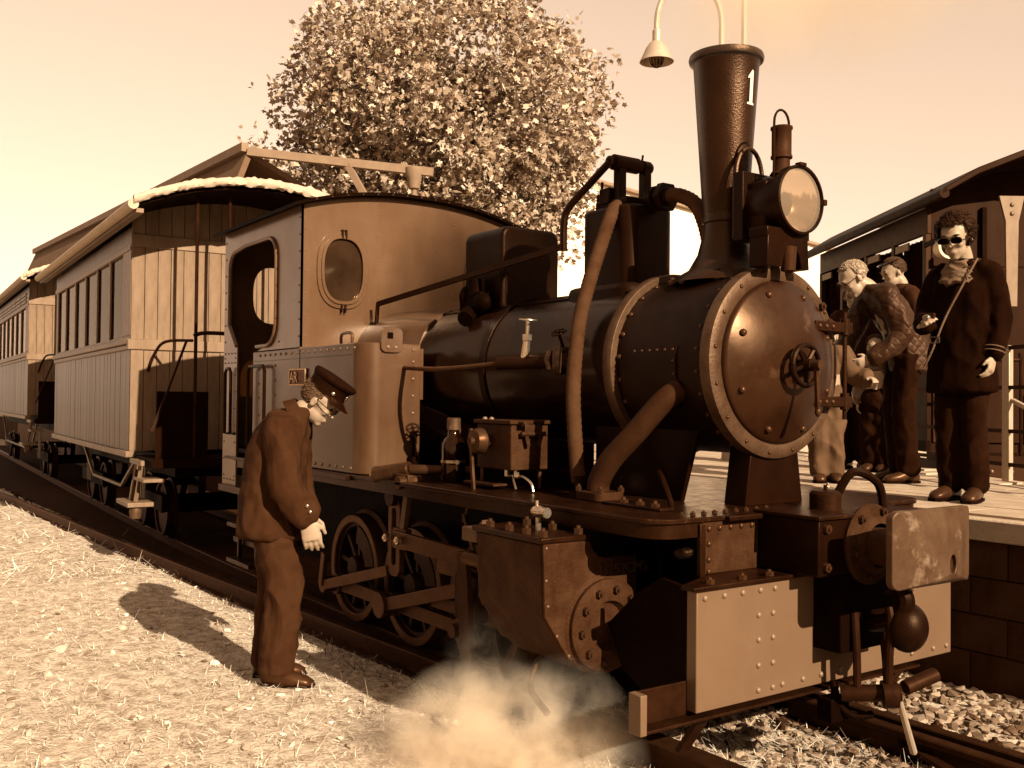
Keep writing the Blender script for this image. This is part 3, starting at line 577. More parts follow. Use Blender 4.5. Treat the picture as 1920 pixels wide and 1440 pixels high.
# convex buffer face with rounded corners and a hole
rr = rrect(-.245, .245, .838, 1.118, .03, 4); hole = [(.072 + .026 * math.cos(2 * math.pi * i / len(rr) + .1), .912 + .036 * math.sin(2 * math.pi * i / len(rr) + .1)) for i in range(len(rr))]
mid = [((a + c) / 2, (b + d) / 2) for (a, b), (c, d) in zip(rr, hole)]
def bulge(y): return .452 - .75 * y * y
mb = MB(); n_ = len(rr); L_ = []
for loopset in (rr, mid, hole):
    for th in (0, -.028): L_.append([(bulge(y) + th, y, z) for y, z in loopset])
vs = [p for q in L_ for p in q]; fs = []
def strip(a, b): return [(a * n_ + i, a * n_ + (i + 1) % n_, b * n_ + (i + 1) % n_, b * n_ + i) for i in range(n_)]
for a, b in ((0, 2), (2, 4), (4, 5), (5, 3), (3, 1), (1, 0)): fs += strip(a, b)
mb.add(vs, fs); part(mb, 'buffer_face', 'worn_steel', smooth=50, bevel=.003)
# coupling under the buffer: box, hook, links, weighted lever and hanging rod
part(MB().box(-.0, .13, -.16, .20, .545, .842), 'coupling_box', 'sooty_black', bevel=.006)
mb = MB(); mb.tube(smooth_path([(.10, .0, .64), (.20, .0, .66), (.27, .0, .70), (.30, .0, .76), (.27, .0, .80), (.22, 0, .79)], 5), [.035] * 3 + [.034] * 20 + [.02] * 3, 10); part(mb, 'draw_hook', 'black_paint')
mb = MB(); mb.ell((.285, .03, .655), (.075, .085, .095), nu=20, nv=14); part(mb, 'lever_weight', 'smokebox_paint')
mb = MB(); mb.tube(smooth_path([(.25, -.03, .73), (.26, -.035, .68), (.25, -.03, .55), (.24, -.02, .40)], 5), .017, 10); mb.tube(smooth_path([(.14, -.09, .70), (.15, -.09, .55), (.15, -.085, .40)], 5), .016, 10); mb.tube(smooth_path([(.17, .05, .58), (.18, .05, .5), (.2, .03, .40)], 4), .014, 10); part(mb, 'coupling_link', 'dark_steel')
mb = MB(); mb.cyl((.10, -.12, .385), (.27, .02, .405), .032, n=14); mb.cyl((.22, -.03, .395), (.26, .01, .40), .052, n=14); mb.cyl((.27, .04, .42), (.31, .18, .46), .028, n=12); part(mb, 'coupling_screw', 'dark_steel', bevel=.002)
part(MB().cyl((.255, .02, .39), (.14, .30, .09), .012, .015, n=10), 'hanging_rod', 'silver_paint')
mb = MB(); mb.box(.02, .09, -.16, -.05, .27, .36); mb.tube(smooth_path([(.05, -.1, .42), (.08, -.1, .33), (.12, -.06, .29), (.16, .0, .30)], 4), .016, 8); part(mb, 'brake_hose', 'sooty_black', bevel=.004)
# guard bar under the beam
mb = MB(); mb.box(-.06, .01, -1.06, .55, .368, .379); mb.box(-.06, -.05, -1.06, .55, .379, .50); part(mb, 'guard_bar', 'dark_steel', bevel=.002)
part(MB().box(-.05, .012, -1.075, -1.045, .366, .505), 'guard_bar_end', 'beam_paint', bevel=.003)
for s_ in (-1, 1): part(MB().bar((-.05, s_ * .62, .44), (-.25, s_ * .62, .16), .06, .02), 'rail_guard', 'dark_steel')

# ---------------- boiler, smokebox
mb = MB(); mb.lathe([(.0, -3.46), (.405, -3.46), (.405, -2.02), (.400, -2.0), (.400, -.93), (0, -.93)], (0, 0, BZ), AX, 64); boiler = part(mb, 'boiler', 'boiler_paint', smooth=40)
mb = MB(); mb.lathe([(.403, -2.04), (.412, -2.04), (.412, -1.99), (.403, -1.99)], (0, 0, BZ), AX, 64, True); part(mb, 'boiler_band', 'black_paint', boiler)
mb = MB()
for s_ in (-1, 1): mb.bar(ringpts(-3.4, .408, 28 * s_), ringpts(-1.0, .403, 28 * s_), .03, .006, up=ringpts(0, 1, 28 * s_, 0))
part(mb, 'cladding_seam', 'black_paint', boiler)
mb = MB(); mb.loft([((x, 0, z), (0, w, 0), (0, 0, h), .8) for x, w, z, h in ((-3.45, .50, 1.60, .50), (-3.05, .49, 1.60, .49), (-2.85, .44, 1.62, .45), (-2.75, .40, 1.66, .41))], 40); part(mb, 'firebox_casing', 'tank_paint', smooth=50)
mb = MB(); mb.lathe([(0, -.93), (.400, -.93), (.400, -.36), (0, -.36)], (0, 0, BZ), AX, 64); smk = part(mb, 'smokebox', 'smokebox_paint')
mb = MB(); mb.lathe([(.395, -.965), (.432, -.965), (.437, -.955), (.437, -.915), (.432, -.905), (.395, -.905)], (0, 0, BZ), AX, 72, True); part(mb, 'smokebox_flange', 'ring_metal', bevel=.002)
for i in range(24): a = i * 15 + 4; place('rivet', RV_DARK, smk, ringpts(-.885, .399, a), ringpts(0, 1, a, 0))
for i in range(26): a = i * 360 / 26; place('rivet', RV_DARK, smk, ringpts(-.405, .399, a), ringpts(0, 1, a, 0), .8)
pl = MB()
for az0, az1, x0, x1 in ((-118, -80, -.80, -.52),):
    k = 10; vs = [ringpts(x, r, az0 + (az1 - az0) * i / k) for i in range(k + 1) for x in (x0, x1) for r in (.399, .406)]
    fs = []
    for i in range(k):
        b = i * 4; fs += [(b + 1, b + 3, b + 7, b + 5), (b, b + 4, b + 6, b + 2), (b, b + 1, b + 5, b + 4), (b + 2, b + 6, b + 7, b + 3)]
    fs += [(0, 2, 3, 1), (k * 4, k * 4 + 1, k * 4 + 3, k * 4 + 2)]; pl.add(vs, fs)
part(pl, 'patch_plate', 'smokebox_paint', smk)
for i in range(6): place('rivet', RV_DARK, smk, ringpts(-.78 + .048 * i, .405, -83), ringpts(0, 1, -83, 0), .6)
for z in (-90, -98): place('rivet', RV_DARK, smk, ringpts(-.535, .405, z), ringpts(0, 1, z, 0), .6)
mb = MB(); mb.lathe([(.335, -.352), (.345, -.318), (.36, -.312), (.395, -.312), (.412, -.32), (.415, -.335), (.415, -.372), (.335, -.372)], (0, 0, BZ), AX, 80, True); ring = part(mb, 'smokebox_ring', 'ring_metal', smooth=50)
for i in range(16): a = i * 22.5 + 8; place('rivet', RV_DARK, ring, ringpts(-.312, .388, a), AX, .75)
for a in (48, 61): place('bolt', BOLT, ring, ringpts(-.312, .385, a), AX, .9)
mb = MB(); mb.lathe([(.352, -.335), (.352, -.312), (.347, -.303), (.335, -.297)] + [(r, -.297 + .085 * (1 - (r / .335) ** 2)) for r in (.30, .26, .22, .18, .14, .10, .05, 0)], (0, 0.01, BZ), AX, 80); door = part(mb, 'smokebox_door', 'door_paint', smooth=60)
for y, z in [(-.10, 1.957), (.128, 1.957), (-.262, 1.79), (-.264, 1.553), (-.098, 1.389), (.13, 1.389), (.293, 1.79), (.292, 1.556)]: place('rivet', RV_DARK, door, (-.297 + .085 * (1 - (y * y + (z - BZ) ** 2) / .335 ** 2) + .001, y, z), Vector((1, y * 1.5, (z - BZ) * 1.5)), 1.25)
for zc in (1.84, 1.508):
    part(MB().box(-.272, -.250, .175, .385, zc - .022, zc + .022), 'hinge_strap', 'dark_steel', door, bevel=.004)
    for y in (.20, .245, .29): place('rivet', RV_DARK, door, (-.251, y, zc), AX, .9)
    mb = MB(); mb.cyl((-.262, .388, zc - .035), (-.262, .388, zc + .04), .02, n=14); mb.box(-.33, -.25, .395, .43, zc - .025, zc + .025); part(mb, 'hinge_knuckle', 'dark_steel', door, bevel=.003)
part(MB().cyl((-.262, .388, 1.43), (-.262, .388, 1.91), .010, n=10), 'hinge_pin', 'dark_steel', door)
mb = MB(); mb.cyl((-.26, 0, 1.66), (-.13, 0, 1.66), .026, n=16); mb.cyl((-.26, 0, 1.66), (-.195, 0, 1.66), .05, n=18); part(mb, 'door_spindle', 'dark_steel', door)
handwheel('door_handwheel', 'black_paint', door, (-.165, 0, 1.66), AX, .085, 5, tr=.012)
mb = MB(); mb.bar((-.115, 0, 1.675), (-.105, .0, 1.47), .018, .014, up=(1, 0, 0)); mb.cyl((-.16, 0, 1.66), (-.09, 0, 1.66), .02, n=12); mb.ell((-.105, 0, 1.465), (.013, .013, .02)); part(mb, 'door_lever', 'rod_steel', door)
# supports under smokebox
mb = MB(); mb.prism([(-1.2, 1.065), (-.62, 1.065), (-.52, 1.38), (-1.2, 1.38)], (0, -.27, 0), (1, 0, 0), (0, 0, 1), (0, .025, 0)); part(mb, 'saddle_plate', 'black_paint', bevel=.003)
mb = MB(); mb.prism([(-.17, 1.065), (.20, 1.065), (.16, 1.33), (-.13, 1.33)], (-.46, 0, 0), (0, 1, 0), (0, 0, 1), (.12, 0, 0)); part(mb, 'smokebox_saddle', 'black_paint', bevel=.004)
mb = MB(); mb.tube(smooth_path([(-.60, -.42, 1.20), (-.53, -.46, 1.17), (-.47, -.48, 1.1), (-.46, -.48, 1.065)], 5), .012, 8); part(mb, 'hose_bracket', 'black_paint'); mb = MB(); mb.tube(smooth_path([(-.05, .02, 1.08), (.0, .08, 1.22), (.05, .18, 1.18), (.05, .22, 1.08)], 5), .018, 8); part(mb, 'hose_bracket', 'black_paint')
mb = MB(); mb.lathe([(0, .075), (.05, .072), (.062, .06), (.062, .0), (.07, -.002)], (-.02, -.06, 1.08), n=20); mb.cyl((-.02, -.06, 1.15), (-.02, -.06, 1.175), .008, n=8); part(mb, 'oil_pot', 'dark_steel')
for i in range(9): place('bolt', BOLT, loco, (-.22, -.66 + .06 * i, 1.066), sc=.55)
for x in (-.62, -.52, -.43): place('bolt', BOLT_C, loco, (x, -.60, 1.066), sc=1.2)
mb = MB(); mb.box(-.72, -.36, -.64, -.56, 1.0655, 1.078); part(mb, 'foundation_strip', 'footplate_iron', bevel=.003)

# ---------------- chimney with painted 1
CX, CY = -.62, 0
def chim_r(z): return .098 + (.150 - .098) * (z - 2.30) / (3.06 - 2.30)
prof = [(.24, 2.04), (.225, 2.065), (.165, 2.10), (.125, 2.17), (.102, 2.26), (.098, 2.31), (.104, 2.315), (.104, 2.335), (.0995, 2.34)] + [(chim_r(z), z) for z in np.linspace(2.36, 3.03, 8)] + [(.152, 3.045), (.166, 3.05), (.17, 3.065), (.166, 3.08), (.15, 3.083), (.135, 3.06), (.08, 2.3)]
mb = MB(); mb.lathe(prof, (CX, CY, 0), n=48); chim = part(mb, 'chimney', 'chimney_paint', smooth=50)
one = [(-.020, 0), (.024, 0), (.024, .010), (.014, .014), (.012, .20), (.004, .208), (-.020, .165), (-.022, .152), (-.008, .16), (-.007, .014), (-.020, .010)]
vs = []
for u, w in one:
    z = 2.83 + w * .74; r = chim_r(z) + .003; a = u / r + R(3); vs.append((CX + r * math.cos(a), CY + r * math.sin(a), z))
mb = MB(); mb.add(vs, [(0, 1, 2, 3, 10 - 1, 10), (3, 4, 8, 9), (4, 5, 6, 7, 8)]); part(mb, 'painted_number', 'white_paint', chim, smooth=0)
mb = MB(); mb.box(-.7, -.5, -.17, -.05, 2.06, 2.085); part(mb, 'chimney_foot', 'black_paint', chim, bevel=.004)
for x in (-.78, -.72, -.5): place('bolt', BOLT, chim, (x, -.17, 2.045), (0, -.4, 1))
# ---------------- head lamp on its pedestal
LX, LZ = -.20, 2.36
mb = MB(); mb.box(-.33, -.23, -.17, .10, 2.195, 2.235); mb.prism([(-.17, 2.07), (-.165, 2.2), (.09, 2.2), (.10, 2.07), (.05, 2.07), (.035, 2.13), (-.01, 2.165), (-.06, 2.13), (-.075, 2.07)], (-.23, 0, 0), (0, 1, 0), (0, 0, 1), (-.10, 0, 0)); part(mb, 'lamp_pedestal', 'black_paint', bevel=.004)
mb = MB(); mb.lathe([(.0, -.06), (.03, -.05), (.036, .05), (.02, .055)], (-.245, -.02, 2.11), (0, 0, 1), 16); part(mb, 'pedestal_cone', 'grey_pipe')
mb = MB(); mb.lathe([(0, -.24), (.105, -.24), (.125, -.22), (.125, -.05), (.133, -.045), (.146, -.04), (.147, .0), (.138, .003), (.136, -.03)], (LX, .01, LZ), AX, 40); lampo = part(mb, 'head_lamp_body', 'black_paint', smooth=45)
part(MB().box(-.44, -.30, -.10, .11, 2.235, 2.45), 'lamp_case', 'black_paint', lampo, bevel=.01)
part(MB().box(-.455, -.40, -.13, .13, 2.20, 2.50), 'lamp_back_plate', 'smokebox_paint', lampo, bevel=.004)
mb = MB(); mb.lathe([(.125, -.018), (.10, -.065), (.06, -.10), (.02, -.115), (0, -.115)], (LX, .01, LZ), AX, 36); part(mb, 'reflector', 'reflector', lampo, smooth=80)
mb = MB(); mb.lathe([(.138, -.012), (.09, .002), (.04, .008), (0, .009)], (LX, .01, LZ), AX, 36); part(mb, 'lens', 'lens_glass', lampo, smooth=80)
mb = MB(); mb.lathe([(.0, .19), (.04, .188), (.047, .185), (.047, .175), (.042, .17), (.042, .065), (.046, .06), (.046, .05), (.036, .045), (.036, .0), (.05, -.02)], (-.30, 0, 2.50), n=24); part(mb, 'lamp_chimney', 'grey_pipe', lampo, smooth=50)
mb = MB(); mb.tube([(-.30, -.048, 2.56)] + [(-.30, -.048 * math.cos(R(a)), 2.70 + .06 * math.sin(R(a))) for a in range(0, 181, 18)] + [(-.30, .048, 2.56)], .0055, 6); mb.tube([(-.30, -.048, 2.56), (-.3, -.05, 2.46)], .0055, 6); part(mb, 'wire_handle', 'dark_steel', lampo)
mb = MB(); mb.box(LX - .02, LX + .012, .145, .165, 2.35, 2.375); part(mb, 'lens_clip', 'dark_steel', lampo, bevel=.002); mb = MB(); mb.box(LX - .02, LX + .01, -.01, .03, 2.5, 2.515); part(mb, 'lens_clip', 'dark_steel', lampo, bevel=.002)
mb = MB(); mb.tube([(-.48 + .0 * a, -.0 - .085 * math.cos(R(a)), 2.50 + .13 * math.sin(R(a))) for a in range(0, 181, 15)], .010, 8); mb.bar((-.48, -.085, 2.5), (-.48, -.085, 2.22), .02, .02); mb.bar((-.48, .085, 2.5), (-.48, .085, 2.22), .02, .02); part(mb, 'lamp_hoop', 'chimney_paint', lampo)

# ---------------- regulator dome with valve gear on top
mb = MB(); mb.prism(rrect(-1.48, -1.10, -.16, .16, .07, 6), (0, 0, 2.02), (1, 0, 0), (0, 1, 0), (0, 0, .455)); dome = part(mb, 'dome', 'dome_paint', bevel=.018, smooth=50)
mb = MB(); mb.prism(rrect(-1.54, -1.04, -.22, .22, .08, 6), (0, 0, 1.98), (1, 0, 0), (0, 1, 0), (0, 0, .10)); part(mb, 'dome_base', 'dome_paint', dome, bevel=.03, smooth=60)
mb = MB(); mb.box(-1.40, -1.16, -.12, .12, 2.474, 2.52); mb.box(-1.36, -1.28, -.13, -.05, 2.5, 2.58); part(mb, 'valve_base', 'black_paint', dome, bevel=.006)
for y in (-.085, .085):
    mb = MB(); mb.bar((-1.25, y, 2.50), (-1.25, y, 2.70), .045, .05, up=(1, 0, 0)); mb.cyl((-1.25, y - .025, 2.70), (-1.25, y + .025, 2.70), .035, n=14); part(mb, 'upright', 'black_paint', dome, bevel=.004)
mb = MB(); mb.cyl((-1.25, -.16, 2.70), (-1.25, .12, 2.70), .028, n=14); mb.cyl((-1.25, -.13, 2.70), (-1.25, .03, 2.70), .04, n=14); mb.cyl((-1.25, .05, 2.66), (-1.24, .06, 2.76), .006, n=6); part(mb, 'cross_shaft', 'dark_steel', dome)
mb = MB(); mb.cyl((-1.43, -.05, 2.47), (-1.43, -.05, 2.57), .03, n=12); mb.cyl((-1.43, -.05, 2.57), (-1.43, -.05, 2.64), .008, n=6); mb.cyl((-1.36, .02, 2.47), (-1.36, .02, 2.555), .022, n=12); part(mb, 'safety_valve', 'dark_steel', dome)
mb = MB(); mb.tube(smooth_path([(-1.25, -.15, 2.70), (-1.40, -.17, 2.60), (-1.52, -.20, 2.50), (-1.545, -.21, 2.42), (-1.545, -.21, 2.28)], 6), .020, 10); part(mb, 'reversing_arm', 'black_paint', dome)
part(MB().bar((-1.545, -.225, 2.30), (-3.36, -.35, 2.13), .018, .032), 'reach_rod', 'dark_steel')
part(MB().bar((-3.36, -.35, 2.14), (-3.38, -.35, 1.99), .02, .02), 'rod_bracket', 'dark_steel')
mb = MB(); mb.cyl((-1.12, .0, 2.50), (-.98, .0, 2.50), .045, n=14); mb.cyl((-1.03, 0, 2.50), (-.99, 0, 2.50), .075, n=6); mb.cyl((-1.10, 0, 2.50), (-1.06, 0, 2.5), .065, n=14); part(mb, 'pipe_elbow', 'black_paint', dome, bevel=.003)
def lagged(name, path, r, step=.012, parent=None):
    step = .022; P = smooth_path(path, 40); mb = MB(); acc = [P[0]]; rs = [r]; d = 0; k = 0
    Q = [P[0]]
    for a, b in zip(P, P[1:]):
        d += (b - a).length
        if d >= step * .5: Q.append(b); d = 0
    rs = [r * (1.0 if i % 2 else .92) for i in range(len(Q))]
    return part(mb.tube(Q, rs, 14), name, 'lagging', parent, smooth=60)
lagged('lagged_pipe', [(-1.0, 0, 2.50), (-.92, 0, 2.495), (-.82, .01, 2.44), (-.76, .01, 2.34), (-.72, .0, 2.24)], .036, .014, dome)
lagged('lagged_steam_pipe', [(-1.20, -.13, 2.47), (-1.205, -.17, 2.44), (-1.19, -.25, 2.28), (-1.16, -.36, 2.05), (-1.13, -.44, 1.85), (-1.09, -.50, 1.55), (-1.04, -.52, 1.25), (-1.01, -.525, 1.13)], .036, .014)
mb = MB(); mb.cyl((-1.005, -.525, 1.16), (-.995, -.525, 1.065), .035, .022, 14); mb.cyl((-.995, -.525, 1.066), (-.995, -.525, 1.085), .06, n=6); part(mb, 'pipe_union', 'dark_steel')
# exhaust elbow from cylinder to smokebox
mb = MB(); mb.tube(smooth_path([(-.85, -.545, 1.075), (-.845, -.545, 1.15), (-.78, -.53, 1.25), (-.68, -.49, 1.36), (-.58, -.42, 1.50), (-.53, -.36, 1.56)], 6), .05, 16); ex = part(mb, 'exhaust_pipe', 'grey_pipe')
mb = MB(); mb.prism(rrect(-.94, -.75, -.62, -.465, .04), (0, 0, 1.066), (1, 0, 0), (0, 1, 0), (0, 0, .04)); part(mb, 'pipe_flange', 'grey_pipe', ex, bevel=.004)
for p in ((-.92, -.6), (-.77, -.6), (-.77, -.485), (-.92, -.485)): place('bolt', BOLT_C, ex, (*p, 1.106), sc=.9)
# sand box
mb = MB(); mb.prism(rrect(-.205, .205, 2.0, 2.50, .06, 6), (-2.52, 0, 0), (0, 1, 0), (0, 0, 1), (.40, 0, 0)); sbx = part(mb, 'sand_box', 'smokebox_paint', bevel=.02, smooth=50, seg=3)
mb = MB(); mb.box(-2.42, -2.20, -.30, -.20, 2.02, 2.12); mb.cyl((-2.3, -.26, 2.10), (-2.3, -.26, 2.2), .05, n=12); mb.ell((-2.22, -.27, 2.06), (.07, .05, .06)); mb.ell((-2.38, -.27, 2.10), (.05, .05, .07)); mb.cyl((-2.3, -.30, 2.0), (-2.26, -.36, 1.96), .05, n=10); part(mb, 'sand_valve', 'sooty_black', sbx, bevel=.004)
# boiler feed valve with pipe to the tank
mb = MB(); mb.tube(smooth_path([(-2.56, -.58, 1.685), (-2.2, -.60, 1.668), (-1.9, -.58, 1.672), (-1.60, -.53, 1.69)], 6), .014, 10); part(mb, 'feed_pipe', 'rod_steel')
fv = part(MB().cyl((-1.66, -.535, 1.688), (-1.34, -.425, 1.70), .032, .04, 16), 'feed_valve', 'dark_steel')
mb = MB(); mb.cyl((-1.31, -.40, 1.70), (-1.335, -.425, 1.70), .075, n=20); mb.cyl((-1.335, -.425, 1.70), (-1.36, -.435, 1.7), .055, n=6); part(mb, 'valve_flange', 'worn_steel', fv, bevel=.003)
mb = MB(); mb.cyl((-1.50, -.485, 1.70), (-1.47, -.495, 1.80), .024, .018, 14); mb.cyl((-1.47, -.495, 1.80), (-1.467, -.496, 1.83), .026, n=6); mb.cyl((-1.467, -.496, 1.80), (-1.455, -.5, 1.90), .010, n=10); part(mb, 'valve_stem', 'bright_metal', fv)
handwheel('valve_handwheel', 'bright_metal', fv, (-1.455, -.5, 1.90), (.1, 0, 1), .042, 4)
handwheel('valve_handwheel', 'black_paint', fv, (-1.26, -.46, 1.83), (.1, -.5, 1), .04, 4); 
part(MB().cyl((-1.26, -.46, 1.83), (-1.29, -.40, 1.75), .008, n=8), 'valve_stem', 'black_paint', fv)

# ---------------- side tanks
def tank(sgn):
    pl_ = [(-4.30, .85), (-2.69, .85)] + [(-2.69 + .12 * math.sin(R(a)), .73 + .12 * math.cos(R(a))) for a in range(10, 91, 10)] + [(-2.57, .47), (-4.30, .47)]
    mb = MB(); mb.prism([(x, sgn * y) for x, y in pl_], (0, 0, 1.068), (1, 0, 0), (0, 1, 0), (0, 0, .757))
    t = part(mb, 'side_tank', 'tank_paint', bevel=.006, smooth=50)
    yo = sgn * .8505; ya = Vector((0, sgn, 0))
    for i in range(17): place('rivet', RV_TANK, t, (-4.16 + .093 * i, yo, 1.795), ya)
    for i in range(15): place('rivet', RV_TANK, t, (-4.10 + .1 * i, yo, 1.10), ya)
    for z in (1.70, 1.60, 1.50, 1.38, 1.25): place('rivet', RV_TANK, t, (-4.18, yo, z), ya); place('rivet', RV_TANK, t, (-3.98 + .1, yo, z + .02), ya)
    for y in (.76, .69, .62): place('rivet', RV_TANK, t, (-2.57, sgn * y, 1.10), AX, .9)
    for z in (1.79, 1.72, 1.62, 1.52, 1.42, 1.32, 1.22): place('rivet', RV_TANK, t, (-2.57, sgn * .52, z), AX)
    place('rivet', RV_TANK, t, (-2.57, sgn * .72, 1.795), AX); place('rivet', RV_TANK, t, (-2.57, sgn * .66, 1.795), AX)
    part(MB().box(-2.60, -2.575, sgn * .45 if sgn > 0 else -.472, .472 if sgn > 0 else -.45, 1.50, 1.80), 'corner_strip', 'tank_paint', t)
    mb = MB(); mb.prism(rrect(-.74, -.60, 1.77, 1.915, .035) if sgn < 0 else rrect(.60, .74, 1.77, 1.915, .035), (-2.566, 0, 0), (0, 1, 0), (0, 0, 1), (.012, 0, 0)); br = part(mb, 'lamp_bracket', 'tank_paint', t, bevel=.002)
    for y in (.695, .645): place('rivet', RV_BEAM, t, (-2.554, sgn * y, 1.80), AX, .9)
    mb = MB(); mb.box(-2.553, -2.550, sgn * .67 - .03, sgn * .67 + .005, 1.85, 1.885); part(mb, 'bracket_slot', 'sooty_black', t)
    mb = MB(); mb.tube(smooth_path([(-3.0, sgn * .78, 1.825), (-3.0, sgn * .78, 1.88), (-2.97, sgn * .78, 1.895), (-2.88, sgn * .78, 1.895), (-2.85, sgn * .78, 1.88), (-2.85, sgn * .78, 1.825)], 4), .010, 8); part(mb, 'tank_handle', 'tank_paint', t)
    mb = MB(); mb.box(-4.3, -2.69, sgn * .85 if sgn > 0 else -.885, .885 if sgn > 0 else -.85, 1.030, 1.062); part(mb, 'tank_ledge', 'footplate_iron', t, bevel=.003)
    part(MB().prism([(-4.29, sgn * .8515), (-2.70, sgn * .8515), (-2.70, sgn * .853), (-4.29, sgn * .853)], (0, 0, 1.755), (1, 0, 0), (0, 1, 0), (0, 0, .003)), 'lap_seam', 'black_paint', t, smooth=0)
    return t
nt_ = tank(-1); tank(1)
mb = MB(); mb.cyl((-2.54, -.53, 1.12), (-2.54, -.53, 1.30), .008, n=8); mb.cyl((-2.54, -.53, 1.08), (-2.54, -.53, 1.17), .028, n=12); part(mb, 'tank_cock', 'sooty_black', nt_)
handwheel('cock_handwheel', 'sooty_black', nt_, (-2.54, -.53, 1.30), (.2, -.2, 1), .042, 4)
# cast name plate on the near tank
npl = part(MB().box(-3.60, -3.34, -.862, -.8505, 1.583, 1.690), 'name_plate', 'rod_steel', nt_, bevel=.002)
def glyph(txt, size, loc, rot, name, m, parent, ext=.004):
    cu = bpy.data.curves.new(name, 'FONT'); cu.body = txt; cu.size = size; cu.extrude = ext; cu.align_x = 'LEFT'
    tmp = link(bpy.data.objects.new('tmp_text', cu)); dg = bpy.context.evaluated_depsgraph_get(); me = bpy.data.meshes.new_from_object(tmp.evaluated_get(dg))
    bpy.data.objects.remove(tmp); me.name = name; me.materials.clear(); me.materials.append(MATS[m]); o = link(bpy.data.objects.new(name, me)); o.parent = parent
    o.matrix_basis = inv_of(parent) @ (Matrix.Translation(loc) @ rot.to_4x4()); return o
SIDE = Matrix(((1, 0, 0), (0, 0, -1), (0, 1, 0)))      # text read from the -y side
FRONT = Matrix(((0, 0, 1), (1, 0, 0), (0, 1, 0)))      # text read from the +x side
glyph('AR', .10, (-3.588, -.864, 1.602), SIDE, 'raised_lettering', 'brass', npl)
mb = MB(); mb.ring(rrect(-3.60, -3.34, 1.583, 1.690, .005, 2), rrect(-3.592, -3.348, 1.591, 1.682, .004, 2), (0, -.867, 0), (1, 0, 0), (0, 0, 1), (0, .006, 0)); part(mb, 'plate_rim', 'brass', npl)

# ---------------- cab
CF, CR, CE = -3.455, -4.92, 2.745
def roof_z(y): return CE + .125 * (1 - abs(y / .85) ** 2.2)
cabo = bpy.data.objects.new('cab', None); link(cabo); cabo.parent = loco
def cpart(mb, name, m, **k): return mb.build(name, m, cabo, **k)
# front wall, with two oval windows: outer loop sampled against inner oval
def wall_with_ovals(x0, th, name, y_half, zb, ovals, m):
    """wall in the y-z plane split per side, each half with one oval hole"""
    for s_ in ovals:
        yc, zc, ry, rz2 = s_; n2 = 48; outer = []; inner = []
        ya, yb = (-y_half, 0) if yc < 0 else (0, y_half)
        for i in range(n2):
            a = 2 * math.pi * (i + .5) / n2; dy, dz = math.cos(a), math.sin(a); e = .75
            inner.append((yc + ry * math.copysign(abs(dy) ** e, dy), zc + rz2 * math.copysign(abs(dz) ** e, dz)))
            t = 1e9
            if dy > 1e-6: t = min(t, (yb - yc) / dy)
            if dy < -1e-6: t = min(t, (ya - yc) / dy)
            if dz < -1e-6: t = min(t, (zb - zc) / dz)
            if dz > 1e-6:
                for k in range(400):
                    tt = k * .004
                    if zc + dz * tt > roof_z(min(max(yc + dy * tt, -.85), .85)): t = min(t, tt); break
            outer.append((yc + dy * t, zc + dz * t))
        for cy_, cz_ in ((ya, zb), (yb, zb), (ya, roof_z(ya)), (yb, roof_z(yb))):
            j = min(range(n2), key=lambda q: (math.atan2(outer[q][1] - zc, outer[q][0] - yc) - math.atan2(cz_ - zc, cy_ - yc)) ** 2); outer[j] = (cy_, cz_)
        cpart(MB().ring(outer, inner, (x0, 0, 0), (0, 1, 0), (0, 0, 1), (-th, 0, 0)), name, m, smooth=30)
wall_with_ovals(CF, .015, 'front_wall', .85, 1.60, [(-.562, 2.345, .155, .225), (.562, 2.345, .155, .225)], 'cab_paint')
wall_with_ovals(CR + .01, .015, 'rear_wall', .845, 1.60, [(-.46, 2.30, .17, .22), (.46, 2.30, .17, .22)], 'tank_paint')
cpart(MB().box(CR - .005, CR + .01, -.845, .845, 1.05, 1.60), 'rear_sheet', 'tank_paint')
def oval(yc, zc, ry, rz2, n2=40, e=.78): return [(yc + ry * math.copysign(abs(math.cos(2 * math.pi * i / n2)) ** e, math.cos(2 * math.pi * i / n2)), zc + rz2 * math.copysign(abs(math.sin(2 * math.pi * i / n2)) ** e, math.sin(2 * math.pi * i / n2))) for i in range(n2)]
for s_ in (-1, 1):
    yc = .562 * s_; w_ = cpart(MB().ring(oval(yc, 2.345, .185, .255), oval(yc, 2.345, .150, .218), (CF, 0, 0), (0, 1, 0), (0, 0, 1), (.012, 0, 0)), 'window_frame', 'cab_paint', bevel=.003)
    part(MB().ring(oval(yc, 2.345, .158, .228), oval(yc, 2.345, .138, .205), (CF + .012, 0, 0), (0, 1, 0), (0, 0, 1), (.010, 0, 0)), 'window_bezel', 'cab_paint', w_, bevel=.003)
    part(MB().prism(oval(yc, 2.345, .150, .217), (CF - .004, 0, 0), (0, 1, 0), (0, 0, 1), (.004, 0, 0)), 'pane', 'dusty_glass', w_, smooth=0)
    for z in (2.345 + .245, 2.345 - .245):
        mb = MB(); mb.box(CF, CF + .03, yc - .018, yc - .008, z - .035, z + .02); mb.box(CF, CF + .03, yc + .008, yc + .018, z - .035, z + .02); mb.box(CF, CF + .01, yc - .0081, yc + .0081, z + .005, z + .02)
        part(mb, 'window_clip', 'dark_steel', w_)
    for i in range(22): a = 2 * math.pi * i / 22; place('rivet', RV_TANK, w_, (CF + .012, yc + .168 * math.cos(a), 2.345 + .238 * math.sin(a)), AX, .5)
